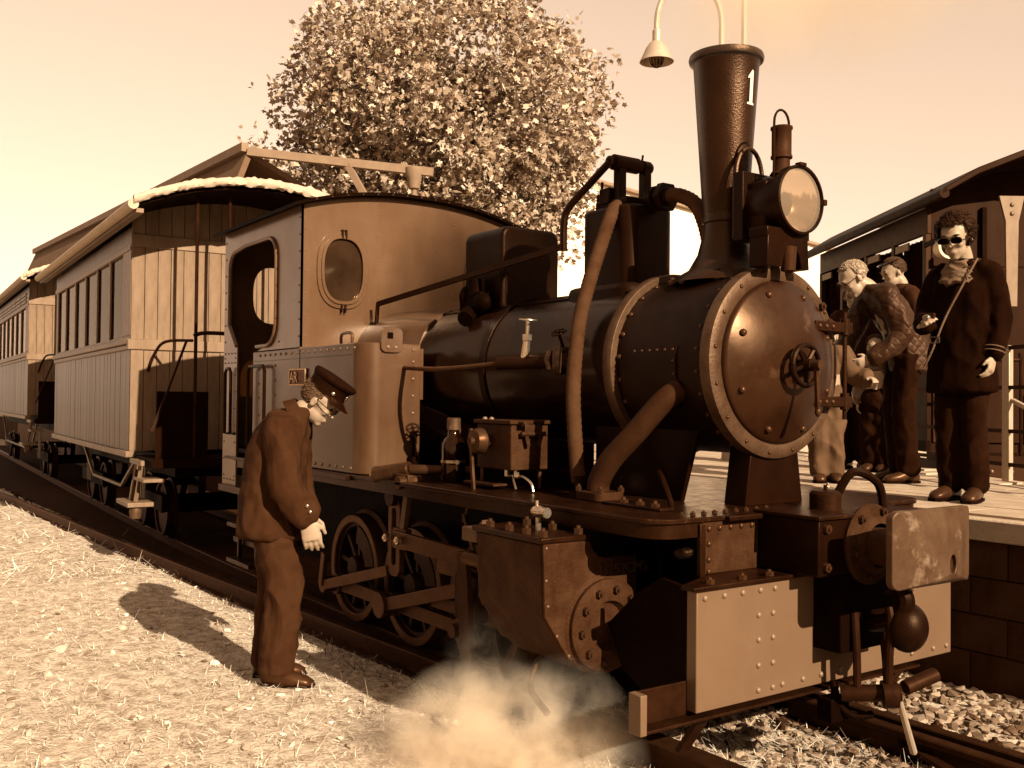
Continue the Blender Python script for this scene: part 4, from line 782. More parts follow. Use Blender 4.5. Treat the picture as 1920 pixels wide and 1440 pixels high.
# side sheets with rounded opening that runs down into the doorway
def side_sheet(s_):
    y = s_ * .85; th = Vector((0, -s_ * .012, 0)); U = (1, 0, 0); V = (0, 0, 1)
    xo0, xo1, xd0, xd1 = -4.79, -3.87, -4.63, -4.22
    left = [(CR, .85), (xd0, .85), (xd0, 1.88)] + [(xo0 + .0, 2.02), (xo0, 2.12)] + [(xo0, 2.46)] + arc(xo0 + .12, 2.46, .12, 180, 90, 5)[1:] + [(-4.45, 2.60), (-4.45, CE), (CR, CE)]
    cpart(MB().prism(left, (0, y, 0), U, V, th), 'side_sheet', 'cab_paint')
    right = [(-4.45, CE), (-4.45, 2.60)] + arc(xo1 - .14, 2.46, .14, 90, 0, 5) + [(xo1, 2.05)] + arc(xo1 - .16, 2.02, .16, 0, -90, 5) + [(xd1, 1.83), (CF, 1.83), (CF, CE)]
    cpart(MB().prism(right, (0, y, 0), U, V, th), 'side_sheet', 'cab_paint')
    bead = [(xd0, 1.88), (xo0, 2.04), (xo0, 2.46)] + arc(xo0 + .12, 2.46, .12, 180, 90, 5)[1:] + [(-4.45, 2.60)] + arc(xo1 - .14, 2.46, .14, 90, 0, 5) + [(xo1, 2.05)] + arc(xo1 - .16, 2.02, .16, 0, -90, 5) + [(xd1, 1.86)]
    cpart(MB().tube([(a, y - s_ * -.006, b) for a, b in bead], .014, 8), 'opening_bead', 'cab_paint')
    ya = Vector((0, s_, 0))
    for z in np.arange(.92, 2.7, .125): place('rivet', RV_DARK, cabo, (CR + .03, y, z), ya, .55)
    for z in np.arange(1.9, 2.7, .11): place('rivet', RV_DARK, cabo, (CF - .03, y, z), ya, .55)
    for z in np.arange(.92, 1.8, .125): place('rivet', RV_DARK, cabo, (xd0 - .03, y, z), ya, .55)
    for x in (-4.88, -4.81, -4.74, -4.67):
        for z in (1.83, 1.76, .89): place('rivet', RV_DARK, cabo, (x, y, z), ya, .55)
    for x in (-4.12, -4.02, -3.92, -3.82): place('rivet', RV_DARK, cabo, (x, y, 1.88), ya, .6)
    for xa, xb, zt, zb in ((-4.78, -4.66, 1.715, 1.235), (-4.30, -3.985, 1.72, 1.15)):
        pth = [(xa, y, zb), (xa, y + s_ * .035, zb), (xa, y + s_ * .035, zt - .03), (xa + .03, y + s_ * .035, zt), (xb - .03, y + s_ * .035, zt), (xb, y + s_ * .035, zt - .03), (xb, y + s_ * .035, zb), (xb, y, zb)]
        cpart(MB().tube(pth, .0125, 8), 'grab_rail', 'black_paint')
    cpart(MB().box(CR, -4.2, y - .03, y + .03, .80, .85), 'cab_step_angle', 'footplate_iron', bevel=.004)
side_sheet(-1); side_sheet(1)
for z in np.arange(1.9, 2.75, .14):
    for y in (-.82, .82, -.30, .30): place('rivet', RV_TANK, cabo, (CF, y, z), AX, .6)
# roof
mb = MB(); N_ = 24
for xx in (0,):
    vs = []; 
    for x in (-5.0, -3.39):
        for i in range(N_ + 1): y = -.92 + 1.84 * i / N_; zz = CE + .125 * (1 - abs(y / .85) ** 2.2) + .004; vs += [(x, y, zz), (x, y, zz + .022)]
    k = 2 * (N_ + 1); fs = []
    for i in range(N_):
        a = 2 * i; fs += [(a, a + 2, k + a + 2, k + a), (a + 1, k + a + 1, k + a + 3, a + 3), (a, a + 1, a + 3, a + 2), (k + a, k + a + 2, k + a + 3, k + a + 1)]
    fs += [(0, k, k + 1, 1), (2 * N_, 2 * N_ + 1, k + 2 * N_ + 1, k + 2 * N_)]; mb.add(vs, fs)
cpart(mb, 'cab_roof', 'sooty_black', smooth=30)
for i in range(15): y = -.78 + .11 * i; place('rivet', RV_DARK, cabo, (-3.39, y, roof_z(y) + .012), AX, .55)
mb = MB(); mb.box(-4.85, -3.5, -.84, .84, 1.10, 1.13); cpart(mb, 'cab_floor', 'sooty_black')
mb = MB(); mb.box(-3.62, -3.5, -.45, .45, 1.13, 2.3); mb.cyl((-3.62, 0, 1.9), (-3.72, 0, 1.9), .12, n=20); mb.cyl((-3.62, -.25, 2.1), (-3.7, -.25, 2.1), .06, n=16); cpart(mb, 'backhead', 'sooty_black', bevel=.02)
mb = MB(); mb.box(-4.8, -4.3, -.8, .8, .42, .46); mb.bar((-4.6, -.82, .85), (-4.6, -.82, .30), .03, .03, (1, 0, 0)); mb.bar((-4.25, -.82, .85), (-4.25, -.82, .30), .03, .03, (1, 0, 0)); mb.box(-4.66, -4.2, -.9, -.74, .30, .33); mb.box(-4.66, -4.2, -.9, -.74, .56, .59); cpart(mb, 'cab_steps', 'footplate_iron', bevel=.004)

# ---------------- wheels and rods
WX = (-3.09, -2.36, -1.63); WZ = .452; WR = .33
def wheel(x, s_):
    y = s_ * .575; o = bpy.data.objects.new('wheel', None); link(o); o.parent = loco; Y = Vector((0, s_, 0)); c = Vector((x, y, WZ))
    part(MB().lathe([(WR - .05, -.05), (WR - .05, .055), (WR - .045, .06), (WR - .005, .06), (WR, .05), (WR + .004, -.02), (WR + .028, -.035), (WR + .028, -.06), (WR - .05, -.06)], c, Y, 48, True), 'tyre', 'rod_steel', o)
    mb = MB(); mb.lathe([(0, .07), (.065, .07), (.075, .055), (.075, -.05)], c, Y, 24)
    for i in range(9):
        a = 2 * math.pi * i / 9 + .2; d = Vector((math.cos(a), 0, math.sin(a))); mb.bar(c + d * .05, c + d * (WR - .045), .03, .045, up=Y)
    mb.lathe([(WR - .075, -.03), (WR - .075, .035), (WR - .048, .035), (WR - .048, -.03)], c, Y, 40, True)
    part(mb, 'spokes', 'dark_steel', o, bevel=.003)
    part(MB().prism(arc(0, 0, WR - .06, 10, 80, 8) + arc(0, 0, WR - .17, 80, 10, 8), c + Y * .03, (1, 0, 0), (0, 0, 1), Y * .03), 'counterweight', 'dark_steel', o)
    part(MB().cyl(c + Vector((-.07, 0, -.10)), c + Vector((-.07, 0, -.10)) + Y * .20, .035, n=16), 'crank_pin', 'rod_steel', o)
for x in WX:
    for s_ in (-1, 1): wheel(x, s_)
for x in WX: part(MB().cyl((x, -.56, WZ), (x, .56, WZ), .06, n=16), 'axle', 'sooty_black')
for s_ in (-1, 1):
    y = s_ * .70; zc = WZ - .10
    mb = MB(); mb.bar((WX[0] - .07, y, zc), (WX[2] - .07, y, zc), .03, .075)
    for x in WX: mb.cyl((x - .07, y - .028, zc), (x - .07, y + .028, zc), .065, n=20)
    part(mb, 'coupling_rod', 'rod_steel', bevel=.003)
    y2 = s_ * .775
    mb = MB(); mb.bar((WX[1] - .07, y2, zc), (-1.50, y2, .60), .03, .07); mb.cyl((WX[1] - .07, y2 - .03, zc), (WX[1] - .07, y2 + .03, zc), .07, n=20); part(mb, 'connecting_rod', 'rod_steel', bevel=.003)
    mb = MB(); mb.bar((WX[0] - .07, y2 + s_ * .02, zc), (-2.33, y2 + s_ * .02, .56), .03, .06); mb.cyl((WX[0] - .09, y2 - .03, zc), (WX[0] - .09, y2 + .05, zc), .05, n=18); part(mb, 'eccentric_rod', 'rod_steel', bevel=.003)
    mb = MB(); mb.bar((WX[0] - .09, y2 + s_ * .03, zc + .0), (WX[0] - .05, y2 + s_ * .03, zc + .20), .03, .05, up=(1, 0, 0)); part(mb, 'return_crank', 'rod_steel', bevel=.003)
    y3 = s_ * .80
    mb = MB(); mb.ring(rrect(-2.33, -2.20, .54, .96, .05), rrect(-2.29, -2.24, .60, .91, .024), (0, y3, 0), (1, 0, 0), (0, 0, 1), (0, .035, 0)); part(mb, 'expansion_link', 'rod_steel', bevel=.003)
    mb = MB(); mb.cyl((-2.27, y3 - .03, .97), (-2.27, y3 + .06, .97), .05, n=16); part(mb, 'link_pivot', 'dark_steel')
    mb = MB(); mb.bar((-2.22, y3 + s_ * .02, .755), (-1.45, y3 + s_ * .02, .742), .03, .085)
    mb.box(-2.24, -2.10, y3 - .02, y3 + .02, .70, .81); part(mb, 'valve_rod', 'rod_steel', bevel=.003)
    for x in (-2.25, -2.12): place('bolt', BOLT_S, loco, (x, y3 + s_ * .045, .755), (0, s_, 0), 1.6)
    mb = MB(); mb.bar((-1.90, s_ * .72, .645), (-1.25, s_ * .72, .640), .05, .07); mb.bar((-1.95, s_ * .72, .46), (-1.25, s_ * .72, .46), .05, .07); part(mb, 'slide_bar', 'rod_steel', bevel=.004)
    mb = MB(); mb.box(-1.62, -1.42, s_ * .76 - .05, s_ * .76 + .05, .44, .66); mb.cyl((-1.52, s_ * .70, .55), (-1.52, s_ * .84, .55), .04, n=14); part(mb, 'crosshead', 'dark_steel', bevel=.006)
    mb = MB(); mb.prism([(-1.50, .78), (-1.42, .78), (-1.36, .3), (-1.33, .12), (-1.40, .12), (-1.46, .3)], (0, s_ * .86 - .015, 0), (1, 0, 0), (0, 0, 1), (0, .03, 0)); part(mb, 'motion_bracket', 'grey_pipe', bevel=.003)
    # weigh shaft arms beside the tank front
    mb = MB(); mb.bar((-2.10, s_ * .80, 1.06), (-2.16, s_ * .80, .78), .03, .045, up=(1, 0, 0)); part(mb, 'lifting_arm', 'worn_steel', bevel=.003)
    mb = MB(); mb.cyl((-2.38, s_ * .86, 1.085), (-2.20, s_ * .74, 1.12), .045, n=16); mb.cyl((-2.12, s_ * .86, 1.06), (-2.12, s_ * .72, 1.06), .035, n=14); mb.cyl((-2.2, s_ * .74, 1.12), (-1.95, s_ * .5, 1.12), .028, n=12); mb.box(-2.3, -2.08, s_ * .80 - .02, s_ * .80 + .02, 1.02, 1.10); part(mb, 'weigh_shaft', 'rod_steel', bevel=.004)
    place('bolt', BOLT_S, loco, (-2.385, s_ * .865, 1.085), (-.3, s_, 0), 1.2)
# ---------------- cylinders
for s_ in (-1, 1):
    y0, y1 = (-.93, -.45) if s_ < 0 else (.45, .93)
    cy = bpy.data.objects.new('cylinder_block', None); link(cy); cy.parent = loco; cy.location = (.17, s_ * .14, .045)
    def yp(v): return v * -s_ if s_ > 0 else v
    prof = [(-.93, .90), (-.70, .90), (-.68, .86), (-.655, .835), (-.62, .825), (-.45, .825), (-.45, .40), (-.60, .385), (-.80, .44), (-.92, .62)]
    mb = MB(); mb.prism([(p if s_ < 0 else -p, z) for p, z in prof], (-.735, 0, 0), (0, 1, 0), (0, 0, 1), (-.46, 0, 0)); part(mb, 'steam_chest', 'casting', cy, bevel=.008)
    mb = MB(); mb.prism([(p * 1.0 if s_ < 0 else -p, z) for p, z in prof], (-.72, 0, 0), (0, 1, 0), (0, 0, 1), (-.013, 0, 0)); part(mb, 'front_casting', 'casting', cy, bevel=.003)
    mb = MB(); mb.box(-1.21, -.715, *( (-.945, -.70) if s_ < 0 else (.70, .945)), .902, .925); part(mb, 'chest_lid', 'footplate_iron', cy, bevel=.005)
    for x in (-1.12, -.98, -.86, -.75): place('bolt', BOLT_C, cy, (x, s_ * .91, .925), sc=1.15)
    for x in (-1.1, -.92, -.75): place('bolt', BOLT_C, cy, (x, s_ * .735, .925), sc=1.15)
    cc = (-.72, s_ * .625, .56)
    mb = MB(); mb.lathe([(0, -.45), (.20, -.45), (.20, .0), (.185, .012), (.185, .03), (.175, .038), (.10, .04), (.095, .03), (.085, .012), (0, .012)], cc, AX, 40); part(mb, 'cylinder_cover', 'casting', cy, smooth=40)
    for i in range(10): a = 36 * i + 12; place('bolt', BOLT_C, cy, (cc[0] + .038, cc[1] + .145 * math.sin(R(a)), cc[2] + .145 * math.cos(R(a))), AX, .95)
    for y, z in ((-.915, .885), (-.915, .76), (-.905, .66), (-.86, .54), (-.80, .455)): place('rivet', RV_TANK, cy, (-.72, y if s_ < 0 else -y, z), AX, .6)
    mb = MB(); mb.cyl((-.93, s_ * .80, .925), (-.93, s_ * .80, .985), .012, n=10); mb.ell((-.93, s_ * .80, 1.0), (.045, .028, .026)); mb.cyl((-.90, s_ * .80, 1.0), (-.87, s_ * .80, 1.0), .022, n=12); mb.cyl((-.94, s_ * .8, 1.02), (-.94, s_ * .8, 1.045), .007, n=8); part(mb, 'relief_valve', 'bright_metal', cy)
    mb = MB(); mb.tube(smooth_path([(-.9, s_ * .80, .42), (-.9, s_ * .84, .36), (-.86, s_ * .88, .3), (-.7, s_ * .92, .26)], 4), .014, 8); part(mb, 'drain_pipe', 'dark_steel', cy)
    mb = MB(); mb.cyl((-1.21, s_ * .82, .742), (-1.45, s_ * .82, .742), .03, n=14); mb.cyl((-1.21, s_ * .82, .742), (-1.27, s_ * .82, .742), .06, n=14); mb.cyl((-1.19, s_ * .66, .55), (-1.42, s_ * .74, .55), .025, n=12); part(mb, 'gland', 'rod_steel', cy)
    if s_ < 0:
        glyph('33252CMS', .062, (-.7195, -.665, .755), FRONT, 'cast_number', 'worn_steel', cy, .004)
        mb = MB(); mb.cyl((-1.30, -.86, .86), (-1.22, -.86, .92), .028, n=6); mb.box(-1.36, -1.24, -.90, -.82, .84, .90); part(mb, 'indicator_cock', 'worn_steel', cy, bevel=.003)
# ---------------- lubricator box, oil bottle and little pipes on the near footplate
lub = part(MB().box(-1.66, -1.36, -.66, -.44, 1.165, 1.385), 'lubricator', 'casting', bevel=.006)
part(MB().box(-1.675, -1.345, -.675, -.425, 1.386, 1.405), 'lubricator_lid', 'casting', lub, bevel=.004)
mb = MB(); mb.box(-1.346, -1.33, -.60, -.50, 1.34, 1.385); mb.cyl((-1.335, -.62, 1.34), (-1.335, -.47, 1.34), .012, n=10); mb.box(-1.38, -1.30, -.63, -.60, 1.385, 1.40); mb.bar((-1.336, -.59, 1.34), (-1.336, -.575, 1.28), .01, .02); mb.bar((-1.336, -.50, 1.34), (-1.336, -.515, 1.28), .01, .02); part(mb, 'lid_hasp', 'rod_steel', lub, bevel=.002)
mb = MB(); mb.lathe([(0, .07), (.02, .07), (.02, .05), (.055, .045), (.065, .02), (.065, .0), (.03, -.03), (.03, -.08)], (-1.56, -.70, 1.30), (0, -1, 0), 20); part(mb, 'ratchet', 'rod_steel', lub)
mb = MB(); mb.bar((-1.60, -.735, 1.36), (-1.59, -.735, 1.22), .014, .022, (1, 0, 0)); mb.bar((-1.59, -.735, 1.22), (-1.555, -.745, 1.06), .014, .02, (1, 0, 0)); mb.bar((-1.555, -.745, 1.06), (-1.62, -.76, .90), .014, .02, (1, 0, 0)); mb.bar((-1.62, -.76, .94), (-1.46, -.80, .77), .014, .02, (1, 0, 0)); part(mb, 'drive_lever', 'rod_steel', lub, bevel=.002)
for dx, x2 in ((-.02, -1.26), (-.10, -1.40)):
    mb = MB(); mb.tube(smooth_path([(-1.38 + dx, -.60, 1.165), (-1.38 + dx, -.60, 1.13), (-1.33 + dx, -.60, 1.135), (x2 - .02, -.60, 1.11), (x2, -.60, 1.07)], 5), .007, 8); mb.cyl((-1.38 + dx, -.60, 1.13), (-1.38 + dx, -.60, 1.16), .014, n=6); part(mb, 'oil_pipe', 'bright_metal', lub)
mb = MB(); mb.cyl((-1.64, -.64, 1.165), (-1.64, -.64, 1.066), .01, n=8); mb.cyl((-1.40, -.46, 1.165), (-1.40, -.46, 1.066), .01, n=8); mb.box(-1.72, -1.45, -.70, -.62, 1.085, 1.095); part(mb, 'lubricator_leg', 'rod_steel', lub)
for dx in (-.03, .03): place('rivet', RV_BEAM, lub, (-1.62 + dx, -.62, 1.408), sc=1.0)
mb = MB(); mb.lathe([(0, 0), (.062, 0), (.064, .005), (.064, .20), (.05, .225), (.034, .24), (.032, .275)], (-1.98, -.60, 1.067), n=28); bt = part(mb, 'oil_bottle', 'lens_dark', smooth=50)
part(MB().lathe([(.034, .272), (.037, .275), (.037, .335), (.03, .338), (0, .338)], (-1.98, -.60, 1.067), n=24), 'bottle_cap', 'worn_steel', bt)
mb = MB(); mb.lathe([(.066, .10), (.068, .10), (.068, .115), (.066, .115)], (-1.98, -.60, 1.067), n=28, closed=True); mb.cyl((-1.92, -.62, 1.175), (-1.88, -.64, 1.175), .012, n=8); part(mb, 'bottle_clamp', 'bright_metal', bt)
mb = MB(); mb.bar((-2.10, -.56, 1.07), (-2.02, -.56, 1.36), .09, .006, up=(0, 1, 0)); part(mb, 'bottle_back_plate', 'worn_steel', bt)
mb = MB(); mb.bar((-2.55, -.45, 1.42), (-2.0, -.42, 1.30), .02, .08); mb.box(-2.2, -1.2, -.30, -.28, 1.065, 1.3); mb.bar((-1.25, -.44, 1.17), (-.92, -.47, 1.165), .02, .02); part(mb, 'ash_pan_side', 'sooty_black')

# ================================================================== COACHES (local frame: x forward, end wall at x = 0, near side at y = -1)
def coach(name, label, loc, rz, L, z0, zs, zw0, zw1, zt, nwin, balcony, louvres, over, seed):
    rnd = random.Random(seed); c = thing(name, label, 'railway coach', loc, rz)
    def cp(mb, nm, m, parent=None, **k): return mb.build(nm, m, parent or c, local=True, **k)
    HW = 1.0
    # body shell: floor, far wall, inner darkness
    cp(MB().box(-L, 0, -HW + .02, HW - .02, z0 + .04, z0 + .1), 'floor', 'coach_dark')
    cp(MB().box(-L, 0, HW - .05, HW, z0, zw0), 'far_wall', 'coach_side'); cp(MB().box(-L, 0, HW - .05, HW, zw1, zt), 'far_wall', 'coach_side')
    for i in range(nwin + 1):
        x = -.25 - (L - .5) * i / nwin; cp(MB().box(x - .05, x + .05, HW - .05, HW, zw0, zw1), 'window_pillar', 'coach_side')
    cp(MB().box(-L, -L + .04, -HW + .02, HW - .02, z0, zt), 'rear_wall', 'coach_dark')
    # near side: lower panel of narrow boards, rails and window pillars
    nb = int(L / .085); pitch = L / nb
    bd = MB().box(-pitch / 2 + .002, pitch / 2 - .002, -HW, -HW + .025, z0, zs)
    me = shared(bd, 'side_board', 'coach_side', 30)
    for i in range(nb):
        o = link(bpy.data.objects.new('side_board', me)); o.parent = c; o.location = (-pitch * (i + .5), rnd.uniform(-.0015, .0015), 0)
    cp(MB().box(-L, 0, -HW + .026, -HW + .05, z0, zs), 'panel_back', 'coach_dark')
    cp(MB().box(-L, .012, -HW - .035, -HW + .03, zs, zs + .055), 'waist_rail', 'coach_trim', bevel=.008); cp(MB().box(-L, .006, -HW - .018, -HW + .03, zs - .05, zs - .002), 'waist_moulding', 'coach_trim', bevel=.008)
    cp(MB().box(-L, .03, -HW - .03, -HW + .05, z0 - .06, z0 - .002), 'sole_bar', 'coach_trim', bevel=.006)
    cp(MB().box(-L, -.001, -HW + .002, -HW + .04, zw1, zt), 'cant_rail', 'coach_side', bevel=.004); cp(MB().box(-L, .0, -HW - .012, -HW + .03, zw1 - .03, zw1 + .03), 'window_head', 'coach_trim', bevel=.006)
    cp(MB().box(-L, 0, -HW + .002, -HW + .04, zs + .055, zw0), 'window_sill', 'coach_trim')
    xs_ = [-.30 - (L - .45) * i / nwin for i in range(nwin + 1)]
    for i, x in enumerate(xs_):
        w = .05 if 0 < i < nwin else .14
        cp(MB().box(x - w * .5, x + (w * .5 if i else .30), -HW - .004, -HW + .016, zw0, zw1), 'window_pillar', 'coach_trim', bevel=.004)
    for i in range(nwin):
        a, b = xs_[i + 1] + .03, xs_[i] - .03
        g = cp(MB().box(a - .03, b + .03, -HW + .018, -HW + .022, zw0 + .0, zw1), 'window_pane', 'glass', smooth=0)
        if rnd.random() < .9: cp(MB().box(a + .02, b - .02, -HW + .03, -HW + .04, zw1 - rnd.uniform(.03, .07), zw1 + .01), 'window_blind', 'blind', g)
        if louvres:
            for k in range(3): cp(MB().bar((a, -HW - .004, zw1 + .07 + .06 * k), (b, -HW - .004, zw1 + .07 + .06 * k), .02, .035), 'louvre_slat', 'coach_trim')
    if louvres:
        for i in range(nwin): cp(MB().box(xs_[i + 1] + .1, xs_[i + 1] + .22, -HW + .3, -HW + .34, zw0 - .05, zw0 + .25), 'seat_back', 'blind')
    # dark sheet added inside so the windows look into darkness
    cp(MB().box(-L + .05, -.03, -.45, -.42, z0 + .1, zt), 'added_dark_sheet', 'coach_dark')
    # end wall of separate vertical boards with two rails
    n2 = 17; pw = 2 * HW / n2; lowm = shared(MB().box(0, .022, -pw / 2 + .003, pw / 2 - .003, z0, zs - .05), 'end_board', 'coach_wood', 30)
    midm = shared(MB().box(0, .022, -pw / 2 + .003, pw / 2 - .003, zs + .05, zw1 + .0), 'end_board', 'coach_wood', 30); topm = None
    for i in range(n2):
        yb = -HW + pw * (i + .5); MBt = MB().box(0, .022, yb - pw / 2 + .003, yb + pw / 2 - .003, zw1 + .12, zt + .04 + .28 * (1 - (yb / (HW + .16)) ** 2)); cp(MBt, 'end_board', 'coach_wood')
        for mm in (lowm, midm):
            o = link(bpy.data.objects.new('end_board', mm)); o.parent = c; o.location = (rnd.uniform(-.003, .003), -HW + pw * (i + .5), 0)
    cp(MB().prism([(-HW + .03, z0), (HW - .03, z0)] + [(y, zt + .05 + .28 * (1 - (y / (HW + .16)) ** 2)) for y in np.linspace(HW - .03, -HW + .03, 17)], (-.001, 0, 0), (0, 1, 0), (0, 0, 1), (-.02, 0, 0)), 'end_back', 'coach_dark')
    cp(MB().box(0, .04, -HW - .03, HW, zs - .05, zs + .05), 'end_waist_rail', 'coach_trim', bevel=.008); cp(MB().box(0, .035, -HW - .008, HW, zw1 + .0, zw1 + .12), 'end_head_rail', 'coach_trim', bevel=.006)
    # roof: arched canvas over boards with turned-down hem
    zr = zt + .05; rise = .28; N2 = 26; rw = HW + .16
    def rz_(y): return zr + rise * (1 - (y / rw) ** 2)
    xa, xb = -L - .6, over; vs = []; fs = []; nx_ = 40
    for j in range(nx_ + 1):
        x = xa + (xb - xa) * j / nx_
        for i in range(N2 + 1):
            y = -rw + 2 * rw * i / N2; d = .012 * noise.noise(Vector((x * 2.2, y * 2.5, seed))); vs.append((x, y, rz_(y) + .035 + d))
    for j in range(nx_):
        for i in range(N2): a = j * (N2 + 1) + i; fs.append((a, a + 1, a + N2 + 2, a + N2 + 1))
    mb = MB(); mb.add(vs, fs); cp(mb, 'roof_canvas', 'canvas_roof', smooth=60)
    vs = []; fs = []
    for x in (xa, xb - .02):
        for i in range(N2 + 1): y = -rw + 2 * rw * i / N2; vs += [(x, y, rz_(y) - .03), (x, y, rz_(y) + .012)]
    k = 2 * (N2 + 1)
    for i in range(N2):
        a = 2 * i; fs += [(a, a + 2, k + a + 2, k + a), (a + 1, k + a + 1, k + a + 3, a + 3), (a, a + 1, a + 3, a + 2), (k + a, k + a + 2, k + a + 3, k + a + 1)]
    fs += [(0, k, k + 1, 1), (2 * N2, 2 * N2 + 1, k + 2 * N2 + 1, k + 2 * N2)]; mb = MB(); mb.add(vs, fs); cp(mb, 'roof_boards', 'coach_dark', smooth=40)
    # rumpled rolled hem along the front edge
    vs = []; fs = []; M2 = 220; K2 = 9
    for i in range(M2 + 1):
        y = -rw + 2 * rw * i / M2; ph = noise.noise(Vector((y * 7, seed, 0))) * 2.2
        for q in range(K2):
            a = 2 * math.pi * q / K2; fold = noise.noise(Vector((y * 5.5 + a * .9, seed, 2))); rr2 = .030 + .026 * (abs(fold) - .15) + .012 * noise.noise(Vector((y * 21 - a * 2, seed, 7)))
            vs.append((xb + .02 + rr2 * math.cos(a), y, rz_(y) + .035 + rr2 * 1.35 * math.sin(a)))
    for i in range(M2):
        for q in range(K2): fs.append((i * K2 + q, i * K2 + (q + 1) % K2, (i + 1) * K2 + (q + 1) % K2, (i + 1) * K2 + q))
    mb = MB(); mb.add(vs, fs); cp(mb, 'roof_hem', 'canvas_roof', smooth=50)
    cp(MB().cyl((xa, -rw, rz_(rw) + .0), (xb + .02, -rw, rz_(rw) + .0), .045, n=12), 'gutter', 'canvas_roof')
    cp(MB().box(xa, xb - .05, -rw + .03, -rw + .10, rz_(rw) - .06, rz_(rw) - .02), 'eave_board', 'coach_trim', bevel=.004)
    # balcony
    if balcony:
        cp(MB().box(.03, over - .1, -HW + .05, HW - .05, z0 - .12, z0 - .04), 'balcony_floor', 'coach_dark', bevel=.004)
        for y in (-.57, -.28, .28, .57): cp(MB().cyl((over - .2, y, z0 - .05), (over - .2, y, rz_(y)), .016, n=8), 'balcony_post', 'dark_steel')
        for y0_, y1_ in ((-.9, -.45), (.45, .9)):
            cp(MB().box(over - .22, over - .2, y0_, y1_, z0 - .04, z0 + .55), 'balcony_sheet', 'coach_dark')
        mb = MB(); mb.tube(smooth_path([(.05, -.85, zs - .25), (.1, -.8, zs - .08), (.3, -.75, zs + .02), (over - .2, -.6, zs + .02)], 5), .014, 8); cp(mb, 'balcony_handrail', 'dark_steel')
        mb = MB(); mb.bar((over - .15, -.66, zs + .02), (over - .12, -.95, z0 + .2), .02, .02, (1, 0, 0)); mb.tube(smooth_path([(over - .15, -.6, zs + .06), (over - .15, -.5, zs + .09), (over - .15, -.2, zs + .09)], 4), .018, 8); cp(mb, 'gate_rod', 'dark_steel')
        mb = MB()
        for x in (.30, .50): mb.bar((x, -HW + .02, z0 - .06), (x + .05, -HW - .04, z0 - .42), .02, .03)
        mb.bar((.15, -HW, z0 - .08), (.62, -HW, z0 - .08), .03, .04); cp(mb, 'step_hanger', 'coach_trim')
        cp(MB().box(.35, .75, -HW - .02, -HW + .16, z0 - .24, z0 - .21), 'step_board', 'coach_trim', bevel=.004); cp(MB().box(.12, .62, -HW - .12, -HW + .1, z0 - .46, z0 - .42), 'step_board', 'coach_trim', bevel=.005)
        cp(MB().lathe([(0, 0), (.045, 0), (.055, .06), (.05, .09), (0, .09)], (.56, -HW - .04, z0 - .56), n=14), 'step_box', 'worn_steel')
    # underframe and bogies
    cp(MB().box(-L + .1, .1, -.6, .6, z0 - .25, z0 - .065), 'underframe', 'coach_dark')
    for xb2 in (-.9, -L + .9):
        bg_ = bpy.data.objects.new('bogie', None); link(bg_); bg_.parent = c
        cp(MB().box(xb2 - .75, xb2 + .75, -.66, -.60, .40, .56), 'bogie_frame', 'coach_dark', bg_, bevel=.006)
        for dx in (-.45, .45):
            for y in (-.55, .55): cp(MB().lathe([(0, .03), (.24, .03), (.24, .05), (.27, .05), (.275, -.02), (.30, -.03), (.30, -.05), (0, -.05)], (xb2 + dx, y, .41), (0, math.copysign(1, y), 0), 28), 'wheel', 'dark_steel', bg_)
            cp(MB().cyl((xb2 + dx, -.6, .41), (xb2 + dx, .6, .41), .05, n=12), 'axle', 'coach_dark', bg_)
        mb = MB()
        for k in range(4): mb.bar((xb2 + .30 - .09 * k, -.72, z0 - .08), (xb2 + .27 - .075 * k, -.72, .45), .012, .02, (1, 0, 0))
        cp(mb, 'bogie_springs', 'coach_trim', bg_)
    mb = MB(); mb.bar((-.8, -.75, z0 - .1), (-1.6, -.75, .55), .03, .03); mb.bar((-1.6, -.75, .55), (-L + 1.6, -.75, .55), .03, .03); mb.bar((-L + 1.6, -.75, .55), (-L + .8, -.75, z0 - .1), .03, .03); cp(mb, 'truss_rod', 'coach_trim')
    return c
ca = R(-2.8)
def on_axis(t): return (-6.95 - .9988 * t, -.03 + .0488 * t, 0)
coach('passenger_coach', 'light wooden coach with open balcony coupled behind the locomotive', on_axis(0), ca, 4.9, 1.0, 1.985, 2.07, 2.89, 3.08, 6, True, False, .85, 3)
coach('passenger_coach', 'second wooden coach with louvres above its windows, partly cut off', on_axis(8.05), ca, 7.5, 1.18, 2.13, 2.22, 2.98, 3.28, 9, True, True, .75, 5)

# ================================================================== WAGON beyond the platform, on a diverging line
wg = thing('brown_carriage', 'dark brown railway carriage with curtained windows beyond the platform', 'railway carriage', (-3.55, 6.24, 0), R(146.34 - 180))
def wp(mb, nm, m, parent=None, **k): return mb.build(nm, m, parent or wg, local=True, **k)
# local: x = forward out of the end wall, side facing the platform on y = 0, body towards +y
WL, WW, WT, WF = 3.4, 2.3, 3.60, 1.0
wp(MB().box(-WL, 0, 0, WW, WF, WF + .12), 'floor', 'wagon_brown'); wp(MB().box(-WL, 0, WW - .05, WW, WF, WT), 'far_wall', 'wagon_brown')
wp(MB().box(-WL, -WL + .05, .001, WW - .051, WF, WT), 'rear_wall', 'wagon_brown'); wp(MB().box(-WL, 0, 0, .05, WF, 2.05), 'side_panel', 'wagon_brown', bevel=.004)
wp(MB().box(-WL, 0, -.02, .05, 2.05, 2.12), 'waist_rail', 'wagon_panel', bevel=.006); wp(MB().box(-WL, 0, 0, .05, 3.32, WT), 'cant_rail', 'wagon_panel', bevel=.006)
for i in range(5): x = -.05 - (WL - .1) * i / 4; wp(MB().box(x - .04, x + .04, -.01, .05, 2.12, 3.32), 'window_pillar', 'wagon_panel', bevel=.004)
